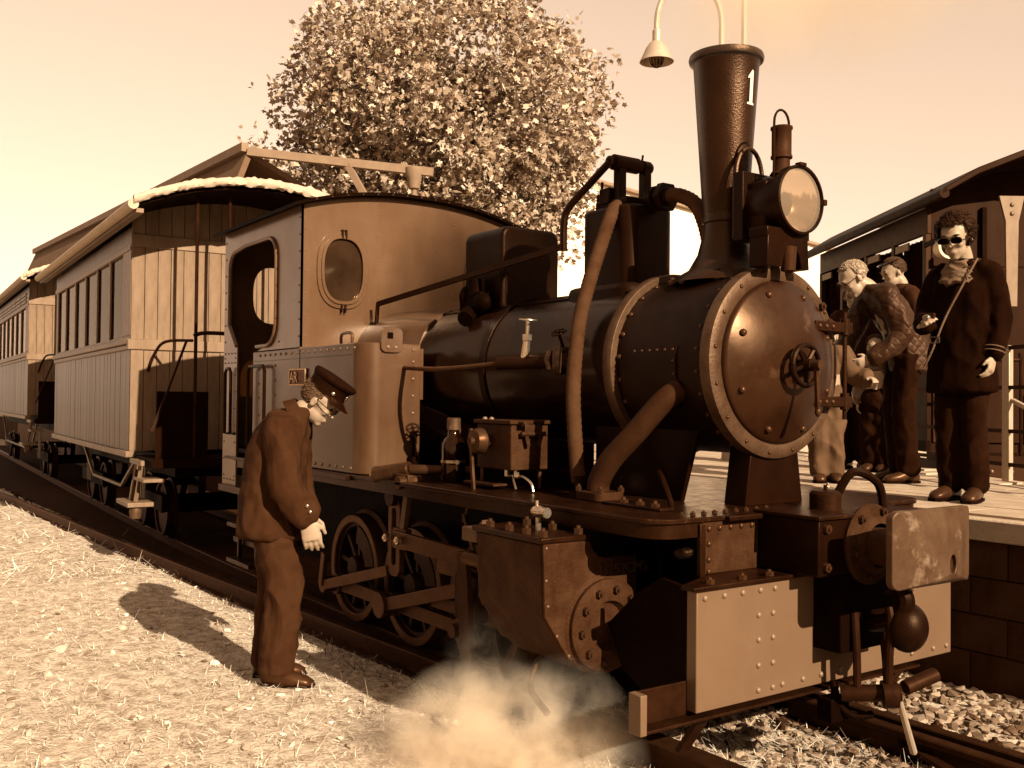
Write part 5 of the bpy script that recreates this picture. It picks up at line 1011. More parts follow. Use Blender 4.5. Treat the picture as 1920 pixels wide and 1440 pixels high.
for i in range(4):
    x0 = -.09 - (WL - .1) * (i + 1) / 4 + .08; x1 = -.09 - (WL - .1) * i / 4
    vs = []; fs = []
    for k in range(25):
        t = k / 24; xx = x0 + (x1 - x0) * t; gath = .5 + .5 * math.cos(2 * math.pi * t)
        for z in (3.30, 2.9, 2.14): vs.append((xx, .10 + .03 * math.sin(t * 46) + (.0 if z > 3 else .02), z))
    for k in range(24): fs += [(3 * k, 3 * k + 1, 3 * k + 4, 3 * k + 3), (3 * k + 1, 3 * k + 2, 3 * k + 5, 3 * k + 4)]
    mb = MB(); mb.add(vs, fs); wp(mb, 'curtain', 'curtain', smooth=60)
    wp(MB().bar((x0 + .05, -.005, 3.25), (x1 - .35, -.005, 3.25), .02, .08), 'blind_roll', 'coach_trim')
wp(MB().cyl((-WL - .25, -.10, WT + .02), (.62, -.10, WT + .02), .05, n=12), 'gutter', 'wagon_brown')
# end wall: panels, posts and brackets under the overhanging roof
wp(MB().box(-.05, -.001, .051, WW - .051, WF, WT + .2), 'end_wall', 'wagon_brown')
for y0_, y1_, z1 in ((.06, .40, 2.95), (.44, .56, 2.95), (1.18, 1.34, 2.95), (1.62, 2.2, 2.95)):
    for za, zb in ((1.1, 1.85), (1.9, 2.35), (2.4, z1)): wp(MB().box(0, .02, y0_, y1_, za, zb), 'end_panel', 'wagon_panel', bevel=.006)
wp(MB().box(0, .03, .60, 1.14, 1.1, 3.0), 'end_door', 'wagon_brown', bevel=.006)
for y in (.57, 1.16, 1.55): wp(MB().box(0, .05, y, y + .05, WF, WT), 'door_post', 'coach_dark', bevel=.004)
wp(MB().box(0, .04, .051, WW, 2.97, 3.06), 'end_rail', 'wagon_brown', bevel=.004)
mb = MB(); mb.prism([(.50, 3.62), (.76, 3.62), (.70, 3.36), (.685, 2.5), (.575, 2.5), (.565, 3.36)], (.50, 0, 0), (0, 1, 0), (0, 0, 1), (.03, 0, 0)); wp(mb, 'roof_bracket', 'coach_trim', bevel=.003)
for p in ((.63, 3.53), (.63, 3.44)): place('rivet', RV_WAGON, wg, (.53, *p), AX, 1.2, local=True)
mb = MB(); mb.prism([(-.13, WT + .0), (.25, WT + .22), (.7, WT + .40), (1.15, WT + .46), (1.6, WT + .40), (2.05, WT + .22), (2.43, WT), (2.43, WT + .06), (2.05, WT + .29), (1.6, WT + .47), (1.15, WT + .53), (.7, WT + .47), (.25, WT + .29), (-.13, WT + .06)], (.62, 0, 0), (0, 1, 0), (0, 0, 1), (-WL - .9, 0, 0)); wp(mb, 'roof', 'wagon_brown', bevel=.01)
mb = MB(); mb.prism([(-.1, WT), (2.4, WT), (2.05, WT + .22), (1.6, WT + .38), (1.15, WT + .44), (.7, WT + .38), (.25, WT + .2)], (-.01, 0, 0), (0, 1, 0), (0, 0, 1), (-.04, 0, 0)); wp(mb, 'roof_end', 'wagon_brown')
mb = MB(); mb.lathe([(.0, -.16), (.10, -.15), (.11, 0), (.125, .01), (.125, .03), (.10, .03), (.095, -.02), (0, -.03)], (.62, -.05, 3.08), AX, 28); wp(mb, 'side_lamp', 'silver_paint'); wp(MB().cyl((.596, -.05, 3.08), (.605, -.05, 3.08), .095, n=28), 'lamp_glass', 'lens_dark')
mb = MB(); mb.bar((.5, -.05, 3.2), (-.05, .0, 3.2), .03, .05); mb.box(.42, .55, -.12, .02, 3.2, 3.34); wp(mb, 'lamp_bracket', 'coach_dark', bevel=.004)
# balcony floor, solebar, bogie with riveted plates
wp(MB().box(.0, .75, .0, WW, .92, 1.0), 'balcony_floor', 'wagon_brown'); wp(MB().box(-WL, .75, .05, .12, .62, .92), 'solebar', 'wagon_panel', bevel=.004); wp(MB().box(.70, .78, .05, WW - .05, .55, .92), 'headstock', 'wagon_panel', bevel=.004)
for y in (.3, .5, .7):
    for z in (.65, .75, .85): place('rivet', RV_WAGON, wg, (.78, y, z), AX, local=True)
for x in (-.3, -1.6, -2.9):
    for y in (.5, 1.7): wp(MB().lathe([(0, .05), (.40, .05), (.42, .0), (.45, -.03), (.45, -.06), (0, -.06)], (x, y, .46), (0, -1 if y < 1 else 1, 0), 32), 'wheel', 'dark_steel')
for y in (.62, 1.50): wp(MB().tube([(.72, y, 1.0), (.72, y, 1.95), (.70, y, 2.02)], .018, 8), 'balcony_post', 'dark_steel')
for ya, yb in ((.05, .6), (1.5, 2.2)): wp(MB().tube([(.72, ya, 1.95), (.72, yb, 1.95)], .018, 8), 'balcony_rail', 'dark_steel')
MB_T = thing('side_track', 'rails of the diverging track beneath the brown carriage', 'track', kind='structure')
wd = Vector((math.cos(R(146.34)), math.sin(R(146.34)), 0)); wn = Vector((-wd.y, wd.x, 0))
q0 = Vector((-3.55, 6.24, 0)) - wn * 1.1
for s_ in (.0, 1.2):
    a = Vector((-3.55, 6.24, 0)) + (Vector((math.sin(R(146.34)), -math.cos(R(146.34)), 0))) * (.5 + s_); rail(MB_T, [(a + wd * t).to_tuple()[:2] for t in (-9, -4, 0, 5, 12)])

# ================================================================== PEOPLE
m, n, l = shader_mat('quilted_cloth')
p = n.new('ShaderNodeBsdfPrincipled'); p.inputs['Base Color'].default_value = sep(.009); p.inputs['Roughness'].default_value = .55; p.inputs['Specular Tint'].default_value = (1, .6, .35, 1); p.inputs['Specular IOR Level'].default_value = .3
tc = n.new('ShaderNodeTexCoord'); ou = n.new('ShaderNodeOutputMaterial'); hs = []
for rot in (50, -50):
    mp = n.new('ShaderNodeMapping'); mp.inputs['Rotation'].default_value = (R(rot), 0, R(-125)); wv = n.new('ShaderNodeTexWave'); wv.bands_direction = 'Z'; wv.inputs['Scale'].default_value = 7.0; wv.inputs['Distortion'].default_value = .6
    l.new(tc.outputs['Object'], mp.inputs[0]); l.new(mp.outputs[0], wv.inputs[0]); pw = n.new('ShaderNodeMath'); pw.operation = 'POWER'; pw.inputs[1].default_value = .35; l.new(wv.outputs['Fac'], pw.inputs[0]); hs.append(pw)
mn = n.new('ShaderNodeMath'); mn.operation = 'MINIMUM'; l.new(hs[0].outputs[0], mn.inputs[0]); l.new(hs[1].outputs[0], mn.inputs[1])
bp = n.new('ShaderNodeBump'); bp.inputs['Strength'].default_value = .4; bp.inputs['Distance'].default_value = .009; l.new(mn.outputs[0], bp.inputs['Height']); l.new(bp.outputs[0], p.inputs['Normal']); l.new(p.outputs[0], ou.inputs[0])

def remesh(o, voxel, smooth=4, fold=0.0, fscale=(9, 9, 5), seed=0):
    md = o.modifiers.new('remesh', 'REMESH'); md.mode = 'VOXEL'; md.voxel_size = voxel
    if smooth: sm = o.modifiers.new('smooth', 'SMOOTH'); sm.factor = .5; sm.iterations = smooth
    dg = bpy.context.evaluated_depsgraph_get(); me = bpy.data.meshes.new_from_object(o.evaluated_get(dg)); o.modifiers.clear(); mats = list(o.data.materials); o.data = me; me.materials.clear()
    for q in mats: me.materials.append(q)
    if fold:
        co = [v.co.copy() for v in me.vertices]; nr = [v.normal.copy() for v in me.vertices]; F = Vector(fscale)
        for i, v in enumerate(me.vertices):
            p_ = Vector((co[i].x * F.x, co[i].y * F.y, co[i].z * F.z + seed)); w = noise.noise(p_ + Vector((seed, 0, 0))); w2 = noise.noise(p_ * 2.3 + Vector((0, seed, 5)))
            w3 = noise.noise(Vector((co[i].x * 26, co[i].y * 26, co[i].z * 17 + seed * 2)))
            v.co = co[i] + nr[i] * fold * (.8 - 2.4 * abs(w) ** .8 + .55 * w2 + .28 * w3)
    me.shade_smooth(); return o
def limb(mb, pts, rad, n=14):
    P = [Vector(p) for p in pts]; Q = smooth_path(P, 5); k = len(Q); rs = [float(np.interp(i / (k - 1) * (len(P) - 1), range(len(P)), rad)) for i in range(k)]
    d0 = (Q[0] - Q[1]).normalized(); d1 = (Q[-1] - Q[-2]).normalized()
    Q = [Q[0] + d0 * rs[0] * .7] + Q + [Q[-1] + d1 * rs[-1] * .5]; rs = [rs[0] * .5] + rs + [rs[-1] * .6]; mb.tube(Q, rs, n)
def hand(mb, wr, d, th, pn, sc=1.0, curl=.5):
    """wrist point, direction of the hand, thumb side, palm normal (fingers curl towards it)"""
    d = Vector(d).normalized(); th = (Vector(th) - d * Vector(th).dot(d)).normalized(); pn = Vector(pn); pn = (pn - d * pn.dot(d) - th * pn.dot(th)).normalized(); wr = Vector(wr)
    mb.loft([(wr - d * .02, th * .028 * sc, pn * .021 * sc), (wr + d * .015 * sc, th * .030 * sc, pn * .021 * sc), (wr + d * .05 * sc, th * .041 * sc, pn * .019 * sc), (wr + d * .088 * sc, th * .043 * sc, pn * .015 * sc), (wr + d * .10 * sc, th * .036 * sc, pn * .012 * sc)], 14)
    for i, (off, ln) in enumerate(((.032, .072), (.011, .082), (-.011, .076), (-.031, .060))):
        b = wr + d * .088 * sc + th * off * sc; pts = [b - d * .02 * sc, b]; a = .12; L = ln * sc
        for f, da in ((.45, curl * .7), (.32, curl * .9), (.23, curl * .7)):
            a += da; b = b + (d * math.cos(a) + pn * math.sin(a)) * L * f + th * off * .06; pts.append(b)
        mb.tube(pts, [.010 * sc, .0098 * sc, .0092 * sc, .0084 * sc, .0072 * sc], 9)
    b = wr + d * .03 * sc + th * .030 * sc; mb.tube([b - th * .012 * sc, b, b + (d * .6 + th * .6 + pn * .25).normalized() * .036 * sc, b + (d * .85 + th * .45 + pn * .4).normalized() * .068 * sc], [.013 * sc, .0125 * sc, .0105 * sc, .0085 * sc], 9)
def basis(az, pitch=0, roll=0):
    F = Vector((math.cos(R(az)) * math.cos(R(pitch)), math.sin(R(az)) * math.cos(R(pitch)), -math.sin(R(pitch)))); S = Vector((math.sin(R(az)), -math.cos(R(az)), 0)); U = S.cross(F)
    if roll: q = Matrix.Rotation(R(roll), 3, F); S = q @ S; U = q @ U
    return F, S, U
def head_mesh(mb, c, F, S, U, k=1.0):
    M = Matrix((F, S, U)).transposed(); c = Vector(c); E = lambda f, s, u, a, b, d: mb.ell(c + (F * f + S * s + U * u) * k, (a * k, b * k, d * k), M, 16, 10)
    E(-.012, 0, .030, .098, .076, .088); E(.030, 0, .010, .066, .062, .082); E(.028, 0, -.055, .060, .052, .058); E(.062, 0, -.090, .024, .027, .022)   # skull, face, jaw, chin
    E(.082, 0, .030, .016, .046, .012); E(.092, 0, -.002, .011, .010, .028); E(.103, 0, -.020, .013, .014, .011)                                   # brow, nose bridge, nose tip
    E(.085, 0, -.056, .012, .022, .006); E(.083, 0, -.068, .012, .020, .006)                                                                  # lips
    for s in (-1, 1): E(.062, s * .036, -.020, .022, .018, .020); E(-.008, s * .076, -.008, .018, .008, .030); E(-.004, s * .082, .004, .012, .006, .016)   # cheeks and ears
def hair_shell(mb, c, F, S, U, k=1.0, back=-.055, front=.045, thick=.005, low=-.03, strand=(.012, .03)):
    c = Vector(c); nu, nv = 64, 40; vs = []; idx = {}; fs = []
    for j in range(nv + 1):
        t = math.pi * j / nv
        for i in range(nu):
            a = 2 * math.pi * i / nu; p = Vector((math.sin(t) * math.cos(a) * (.098 + thick), math.sin(t) * math.sin(a) * (.077 + thick), math.cos(t) * (.088 + thick))); p.x -= .014; p.z += .032
            p *= 1 + .035 * noise.noise(p * 34) + .025 * noise.noise(p * 90); vs.append(p)
    keep = lambda p: (p.z + .012 * noise.noise(p * 60) > low + max(0, (p.x + .03)) * 1.5) and not (p.x > front and p.z < .085) and p.z > back
    for j in range(nv):
        for i in range(nu):
            f = (j * nu + i, (j + 1) * nu + i, (j + 1) * nu + (i + 1) % nu, j * nu + (i + 1) % nu)
            if all(keep(vs[q]) for q in f): fs.append(f)
    mb.add([c + (F * p.x + S * p.y + U * p.z) * k for p in vs], fs)
    for i in range(900):      # loose strands combed back and down
        f = fs[random.randrange(len(fs))]; p = vs[f[0]].lerp(vs[f[2]], random.random()); nr = Vector((p.x + .014, p.y, p.z - .032)).normalized()
        fl = Vector((-.8, random.gauss(0, .35), -.55 + random.gauss(0, .2))); fl = (fl - nr * fl.dot(nr)).normalized(); sd = nr.cross(fl) * .0016; L = random.uniform(*strand)
        q = [p - sd + nr * .001, p + sd + nr * .001, p + fl * L + sd * .4 + nr * random.uniform(.002, .009), p + fl * L - sd * .4 + nr * random.uniform(.002, .009)]
        mb.add([c + (F * w.x + S * w.y + U * w.z) * k for w in q], [(0, 1, 2, 3)])
def person(name, label, base, az, J, look):
    """J: joints in (forward, right, up) metres; look: materials and extras"""
    base = Vector(base); F, S, U = basis(az); W = lambda q: base + F * q[0] + S * q[1] + U * q[2]
    t = thing(name, label, 'person', base); vx = look.get('voxel', .011); seed = look.get('seed', 1)
    hc = W(J['head']); hF, hS, hU = basis(az + J.get('head_yaw', 0), J.get('head_pitch', 0), J.get('head_roll', 0)); hk = look.get('head', 1.0)
    # body: one continuous skin surface (head, neck, trunk, arms, hands, legs)
    mb = MB(); head_mesh(mb, hc, hF, hS, hU, hk)
    nk = W(J['neck']); limb(mb, [hc - hF * .015 - hU * .05, nk, W(J['chest'])], [.052 * hk, .056 * hk, .10])
    limb(mb, [W(J['chest']), W(J['pelvis'])], [.10, .10])
    for s in 'RL':
        limb(mb, [W(J['chest']), W(J['sh' + s]), W(J['el' + s]), W(J['wr' + s])], [.06, .042, .034, .026]); d = W(J['wr' + s]) - W(J['el' + s])
        hd = J.get('hd' + s); d = (F * hd[0] + S * hd[1] + U * hd[2]) if hd else d
        hand(mb, W(J['wr' + s]), d, F * J.get('thumb', (1, 0, 0))[0] + S * J.get('thumb', (1, 0, 0))[1] + U * J.get('thumb', (1, 0, 0))[2], S * (-1 if s == 'R' else 1) + F * .25, look.get('hand', 1.0), look.get('curl' + s, .45))
        limb(mb, [W(J['pelvis']), W(J['hip' + s]), W(J['kn' + s]), W(J['an' + s])], [.08, .065, .045, .035])
    o = mb.build('body', look.get('skin', 'skin'), t, smooth=0); remesh(o, look.get('body_voxel', .0075), 3)
    # eyes
    mb = MB()
    for s in (-1, 1): mb.ell(hc + (hF * .083 + hS * s * .031 + hU * .010) * hk, (.010 * hk, .014 * hk, .006 * hk), Matrix((hF, hS, hU)).transposed(), 10, 8)
    mb.build('eyes', 'hair_dark', t)
    Mh = Matrix((hF, hS, hU)).transposed(); MB().ell(hc + (hF * .093 - hU * .062) * hk, (.007 * hk, .021 * hk, .0035 * hk), Mh, 10, 8).build('mouth', 'lip', t)
    for s in (-1, 1): MB().ell(hc + (hF * .090 + hS * s * .034 + hU * .036) * hk, (.008 * hk, .019 * hk, .0045 * hk), Mh, 10, 8).build('eyebrow', look.get('hair', 'hair_dark'), t)
    # jacket
    mb = MB(); secs = []
    for f, s, z, w, d in J['coat']: secs.append((W((f, s, z)), S * w, F * d, .85))
    mb.loft(secs, 26)
    sl = look.get('sleeve', (.075, .066, .055, .05))
    for s in 'RL': limb(mb, [W(J['chest']).lerp(W(J['sh' + s]), .55), W(J['sh' + s]), W(J['el' + s]), W(J['wr' + s])], (sl[0] * .95,) + sl[0:1] + sl[1:3])
    o = mb.build('jacket', look['coat'], t, smooth=0); remesh(o, vx, 5, look.get('fold', .007), seed=seed)
    # trousers
    mb = MB(); tr_ = look.get('trouser_r', (.10, .088, .076, .074))
    pv = W(J['pelvis']); mb.ell(pv, (.14, .14, .12), None)
    for s in 'RL': limb(mb, [W(J['hip' + s]) + U * .03, W(J['hip' + s]) - U * .08, W(J['kn' + s]), W(J['an' + s]) + U * .0], tr_)
    o = mb.build('trousers', look['trousers'], t, smooth=0); remesh(o, vx, 4, look.get('fold', .007) * 1.1, (8, 8, 6), seed + 3)
    for s in 'RL':
        a = W(J['an' + s]); te = W(J['te' + s]); d = (te - a); d.z = 0; d.normalize(); sd_ = Vector((d.y, -d.x, 0)); g0 = base.z + .002 + J.get('lift' + s, 0)
        mb = MB(); L = .27 * look.get('shoe', 1); hp = Vector((a.x, a.y, 0)) - d * .07
        secs = [(hp + Vector((0, 0, g0 + .045)), sd_ * .028, Vector((0, 0, .042))), (hp + d * .03 + Vector((0, 0, g0 + .055)), sd_ * .038, Vector((0, 0, .054))), (hp + d * .10 + Vector((0, 0, g0 + .055)), sd_ * .042, Vector((0, 0, .056))), (hp + d * L * .62 + Vector((0, 0, g0 + .040)), sd_ * .047, Vector((0, 0, .039))), (hp + d * L * .86 + Vector((0, 0, g0 + .032)), sd_ * .045, Vector((0, 0, .031))), (hp + d * L + Vector((0, 0, g0 + .022)), sd_ * .024, Vector((0, 0, .018)))]
        mb.loft(secs, 16); so = mb.build('shoe', look.get('shoes', 'leather_shoe'), t, smooth=70)
        mb = MB(); mb.prism([(-.005, -.032), (.10, -.042), (L * .62, -.049), (L * .9, -.046), (L + .006, -.024), (L + .006, .024), (L * .9, .046), (L * .62, .049), (.10, .042), (-.005, .032)], hp + Vector((0, 0, g0)), d, sd_, (0, 0, .018)); mb.build('sole', 'coat_black', so, smooth=40)
    if look.get('hair'):
        mb = MB(); hair_shell(mb, hc, hF, hS, hU, hk, **look.get('hairk', {})); o = mb.build('hair', look['hair'], t, smooth=0)
        sm = o.modifiers.new('solid', 'SOLIDIFY'); sm.thickness = .004; sm.offset = -.5; o.data.shade_smooth()
    if look.get('glasses'):
        mb = MB(); gl_ = look['glasses']
        for s in (-1, 1):
            cc = hc + (hF * .104 + hS * s * .034 + hU * .010) * hk
            if gl_ == 'dark': mb.loft([(cc - hF * .004, hS * .030 * hk, hU * .019 * hk, .7), (cc + hF * .003, hS * .028 * hk, hU * .017 * hk, .7)], 16)
            else: mb.tube([cc + (hS * math.cos(a) * .024 + hU * math.sin(a) * .017) * hk for a in np.linspace(0, 2 * math.pi, 17)], .0022, 6, False)
            mb.tube([cc + hS * s * .026 * hk, cc - hF * .03 + hS * s * .05 * hk, hc + (hS * s * .086 + hU * .012 - hF * .0) * hk], .0024, 6)
        mb.bar(hc + (hF * .108 - hS * .012 + hU * .014) * hk, hc + (hF * .108 + hS * .012 + hU * .014) * hk, .004, .004); mb.build('glasses', 'lens_dark' if gl_ == 'dark' else 'dark_steel', t)
    return t, W, (F, S, U), (hc, hF, hS, hU)

# ---- uniformed railwayman looking down beside the locomotive
J1 = dict(head=(.200, 0, 1.475), head_pitch=40, head_yaw=-6, neck=(.095, 0, 1.40), chest=(.015, 0, 1.21), pelvis=(-.01, 0, .87),
          shR=(.035, .175, 1.335), elR=(.06, .235, 1.07), wrR=(.175, .235, .885), hdR=(.20, -.04, -1), shL=(.05, -.175, 1.335), elL=(.05, -.24, 1.07), wrL=(.13, -.21, .855), hdL=(.2, 0, -1),
          hipR=(.0, .085, .84), knR=(.045, .09, .47), anR=(.005, .095, .085), teR=(.2, .12, 0), hipL=(-.03, -.085, .84), knL=(-.03, -.09, .47), anL=(-.065, -.095, .085), teL=(.15, -.13, 0),
          coat=[(-.03, 0, .765, .19, .165), (-.03, 0, .775, .212, .186), (-.03, 0, .80, .214, .188), (-.03, 0, .92, .198, .172), (-.025, 0, 1.06, .185, .158), (-.01, 0, 1.21, .195, .152), (.01, 0, 1.31, .19, .14), (.035, 0, 1.38, .145, .115), (.07, 0, 1.42, .088, .086), (.09, 0, 1.435, .066, .066)])
man, W1, B1, H1 = person('person', 'man in dark railway uniform and peaked cap looking down beside the locomotive', (-2.45, -1.38, .012), 60, J1,
    dict(coat='wool_uniform', trousers='trouser_uniform', hair='hair_grey', hairk=dict(low=-.045, front=.02, thick=.002, strand=(.003, .007)), glasses='wire', voxel=.008, body_voxel=.0055, fold=.011, seed=4, trouser_r=(.118, .11, .096, .092), curlR=.38, hand=1.16, head=1.02, sleeve=(.094, .088, .070)))
hc, hF, hS, hU = H1
# collar, cuff buttons, hem and cap
mb = MB(); nk = W1((.085, 0, 1.415)); cu = (W1((.200, 0, 1.49)) - nk).normalized(); cs = B1[1]; cf = cs.cross(cu)
mb.loft([(nk - cu * .03, cs * .090, cf * .088), (nk + cu * .01, cs * .077, cf * .074), (nk + cu * .034, cs * .070, cf * .068), (nk + cu * .032, cs * .063, cf * .061), (nk - cu * .01, cs * .066, cf * .064)], 28, caps=False); mb.build('collar', 'wool_uniform', man, smooth=50)
for f, s, z in ((.195, .298, .925), (.180, .304, .955)): place('button', shared(MB().ell((0, 0, 0), (.009, .009, .005)), 'button', 'bright_metal', 80), man, W1((f, s, z)), B1[1])
place('button', shared(MB().ell((0, 0, 0), (.009, .009, .005)), 'button', 'bright_metal', 80), man, W1((.105, .086, 1.385)), B1[1])
mb = MB(); c0 = hc + hU * .070 - hF * .004; tl = (hU * .97 - hF * .10).normalized(); cF = hS.cross(tl) * -1; cF = tl.cross(hS) if tl.cross(hS).dot(hF) > 0 else hS.cross(tl)
mb.loft([(c0 - tl * .012, hS * .088, cF * .108), (c0 + tl * .034, hS * .089, cF * .109), (c0 + tl * .046, hS * .092, cF * .113)], 32); mb.build('cap_band', 'wool_cap', man, smooth=50)
mb = MB(); mb.loft([(c0 + tl * .044, hS * .092, cF * .113), (c0 + tl * .058 + cF * .004, hS * .101, cF * .123), (c0 + tl * .072 + cF * .006, hS * .105, cF * .128), (c0 + tl * .084 + cF * .006, hS * .098, cF * .120), (c0 + tl * .088, hS * .06, cF * .08)], 36); mb.build('cap_crown', 'wool_cap', man, smooth=60)
mb = MB(); vs = []; fs = []; K = 14
for i in range(K + 1):
    a = R(-68 + 136 * i / K); inn = c0 - tl * .004 + cF * math.cos(a) * .107 + hS * math.sin(a) * .087; outp = c0 - tl * (.004 + .035) + cF * (math.cos(a) * .150 + .010) + hS * math.sin(a) * .090
    for q in (inn, outp): vs += [q, q - tl * .004]
for i in range(K):
    b = 4 * i; fs += [(b, b + 2, b + 6, b + 4), (b + 1, b + 5, b + 7, b + 3), (b + 2, b + 3, b + 7, b + 6), (b, b + 4, b + 5, b + 1)]
fs += [(0, 1, 3, 2), (4 * K, 4 * K + 2, 4 * K + 3, 4 * K + 1)]; mb.add(vs, fs); mb.build('cap_visor', 'visor', man, smooth=50)
place('cap_button', shared(MB().ell((0, 0, 0), (.011, .011, .007)), 'cap_button', 'bright_metal', 80), man, c0 + tl * .012 + cF * .05 + hS * .081, hS + cF * .4)
place('cap_badge', shared(MB().ell((0, 0, 0), (.02, .024, .006)), 'cap_badge', 'brass', 80), man, c0 + tl * .02 + cF * .110, cF)

def stand(h=1.70, **kw):
    k = h / 1.70; J = dict(head=(.03, 0, 1.575), neck=(.0, 0, 1.46), chest=(.0, 0, 1.25), pelvis=(0, 0, .92), shR=(0, .150, 1.385), elR=(-.02, .20, 1.12), wrR=(.05, .205, .89), shL=(0, -.150, 1.385), elL=(-.02, -.20, 1.12), wrL=(.05, -.205, .89),
        hipR=(0, .075, .88), knR=(.02, .075, .48), anR=(-.02, .075, .085), teR=(.15, .10, 0), hipL=(0, -.075, .88), knL=(.02, -.075, .48), anL=(-.02, -.075, .085), teL=(.15, -.10, 0),
        coat=[(0, 0, .80, .165, .13), (0, 0, .92, .165, .13), (0, 0, 1.08, .15, .115), (0, 0, 1.26, .165, .12), (0, 0, 1.35, .16, .11), (0, 0, 1.42, .12, .085), (.0, 0, 1.475, .065, .065)])
    J.update({a: b for a, b in kw.items() if not a.startswith('head_') and a != 'thumb'})
    J2 = {}
    for a, v in J.items():
        if a == 'coat': J2[a] = [tuple(x * k for x in q) for q in v]
        elif a.startswith('hd'): J2[a] = v
        else: J2[a] = tuple(x * k for x in v)
    J2.update({a: b for a, b in kw.items() if a.startswith('head_') or a == 'thumb'}); return J2
# ---- woman in black coat with sunglasses
JW = stand(1.68, head=(.095, 0, 1.60), head_pitch=24, head_yaw=4, elR=(.03, .21, 1.14), wrR=(.24, .13, 1.06), hdR=(.7, -.5, .3), elL=(-.02, -.215, 1.12), wrL=(.05, -.20, .88),
           coat=[(0, 0, .66, .205, .16), (0, 0, .70, .205, .16), (0, 0, .90, .195, .15), (0, 0, 1.08, .175, .135), (0, 0, 1.26, .18, .135), (0, 0, 1.35, .17, .12), (0, 0, 1.42, .125, .09), (.01, 0, 1.47, .065, .065)])
wo_, W2, B2, H2 = person('person', 'woman in long black coat, dark sunglasses and pale scarf standing on the platform', (-.82, 2.28, .922), -82, JW, dict(coat='coat_black', trousers='trouser_black', hair='hair_dark', hairk=dict(low=-.11, thick=.016, front=.04, back=-.12, strand=(.02, .05)), glasses='dark', skin='skin', seed=9, shoes='leather_shoe', trouser_r=(.10, .085, .075, .075), fold=.009, head=1.1, sleeve=(.075, .066, .056)))
hc2, f2, s2, u2 = H2
mb = MB(); c_ = W2((.02, 0, 1.375)); zz = Vector((0, 0, 1))
mb.loft([(c_ + zz * .065, B2[1] * .060, B2[0] * .060), (c_ + zz * .06, B2[1] * .076, B2[0] * .076 + zz * -.01), (c_ + zz * .02 + B2[0] * .012, B2[1] * .102, B2[0] * .095 - zz * .025), (c_ - zz * .03 + B2[0] * .022, B2[1] * .115, B2[0] * .108 - zz * .045), (c_ - zz * .06 + B2[0] * .02, B2[1] * .09, B2[0] * .085 - zz * .035)], 30); sc_ = mb.build('scarf', 'scarf', wo_, smooth=0); remesh(sc_, .008, 3, .011, (11, 11, 30), 2)
mb = MB(); mb.tube(smooth_path([W2((.08, -.12, 1.445)), W2((.15, -.06, 1.28)), W2((.165, .03, 1.10)), W2((.19, .10, .90)), W2((.17, .16, .80))], 6), .006, 6); mb.build('bag_strap', 'scarf', wo_)
mb = MB(); mb.ring(rrect(-.03, .03, -.02, .02, .006, 2), rrect(-.024, .024, -.014, .014, .004, 2), W2((.185, .085, .965)), B2[1], U if False else Vector((0, 0, 1)), B2[0] * .006); mb.build('strap_buckle', 'brass', wo_)
for s in 'RL':
    wv_ = W2(JW['wr' + s]); ev = W2(JW['el' + s]); d = (wv_ - ev).normalized()
    if s == 'L':
        for q in (.02, .045): mb = MB(); mb.lathe([(.062, -.004), (.065, 0), (.062, .004)], wv_ - d * q, d, 20); mb.build('cuff_stripe', 'scarf', wo_)
mb = MB(); mb.lathe([(.0, 0), (.010, 0), (.010, .004), (0, .006)], W2((.14, -.10, 1.33)), B2[0], 12); mb.build('coat_button', 'bright_metal', wo_)
cam_t = thing('compact_camera', 'small compact camera held up by the woman in black', 'camera', W2((.30, .08, 1.05)))
cb = W2((.315, .075, 1.085)); q = Matrix.Translation(cb) @ Matrix((B2[0], -B2[1], Vector((0, 0, 1)))).transposed().to_4x4()
MB().box(-.014, .014, -.048, .048, -.03, .03, q).build('camera_body', 'dark_steel', cam_t, bevel=.005)
MB().cyl(q @ Vector((.014, .01, 0)), q @ Vector((.042, .01, 0)), .021, .019, 20).build('camera_lens', 'bright_metal', cam_t, bevel=.002)
# ---- man in quilted jacket bending towards the engine
JQ = stand(1.74, head=(.36, 0, 1.47), head_pitch=38, neck=(.24, 0, 1.40), chest=(.10, 0, 1.22), pelvis=(-.04, 0, .92), shR=(.20, .155, 1.34), elR=(.30, .19, 1.08), wrR=(.42, .12, .92), shL=(.19, -.155, 1.34), elL=(.10, -.215, 1.06), wrL=(.30, -.17, .88), hdL=(.9, .1, -.3), hdR=(.9, 0, -.4),
           coat=[(-.06, 0, .80, .17, .14), (-.05, 0, .92, .175, .145), (.0, 0, 1.08, .165, .135), (.09, 0, 1.25, .17, .135), (.15, 0, 1.34, .165, .125), (.21, 0, 1.40, .12, .095), (.245, 0, 1.43, .07, .07)])
person('person', 'grey-haired man in a shiny quilted jacket and glasses bending towards the engine', (-1.84, 3.21, .922), -122, JQ, dict(coat='quilted_cloth', trousers='trouser_black', hair='hair_white', hairk=dict(low=-.02, front=.0, thick=.002, strand=(.006, .014)), glasses='wire', seed=14, sleeve=(.09, .084, .066), trouser_r=(.105, .092, .08, .08), fold=.009, head=1.08))
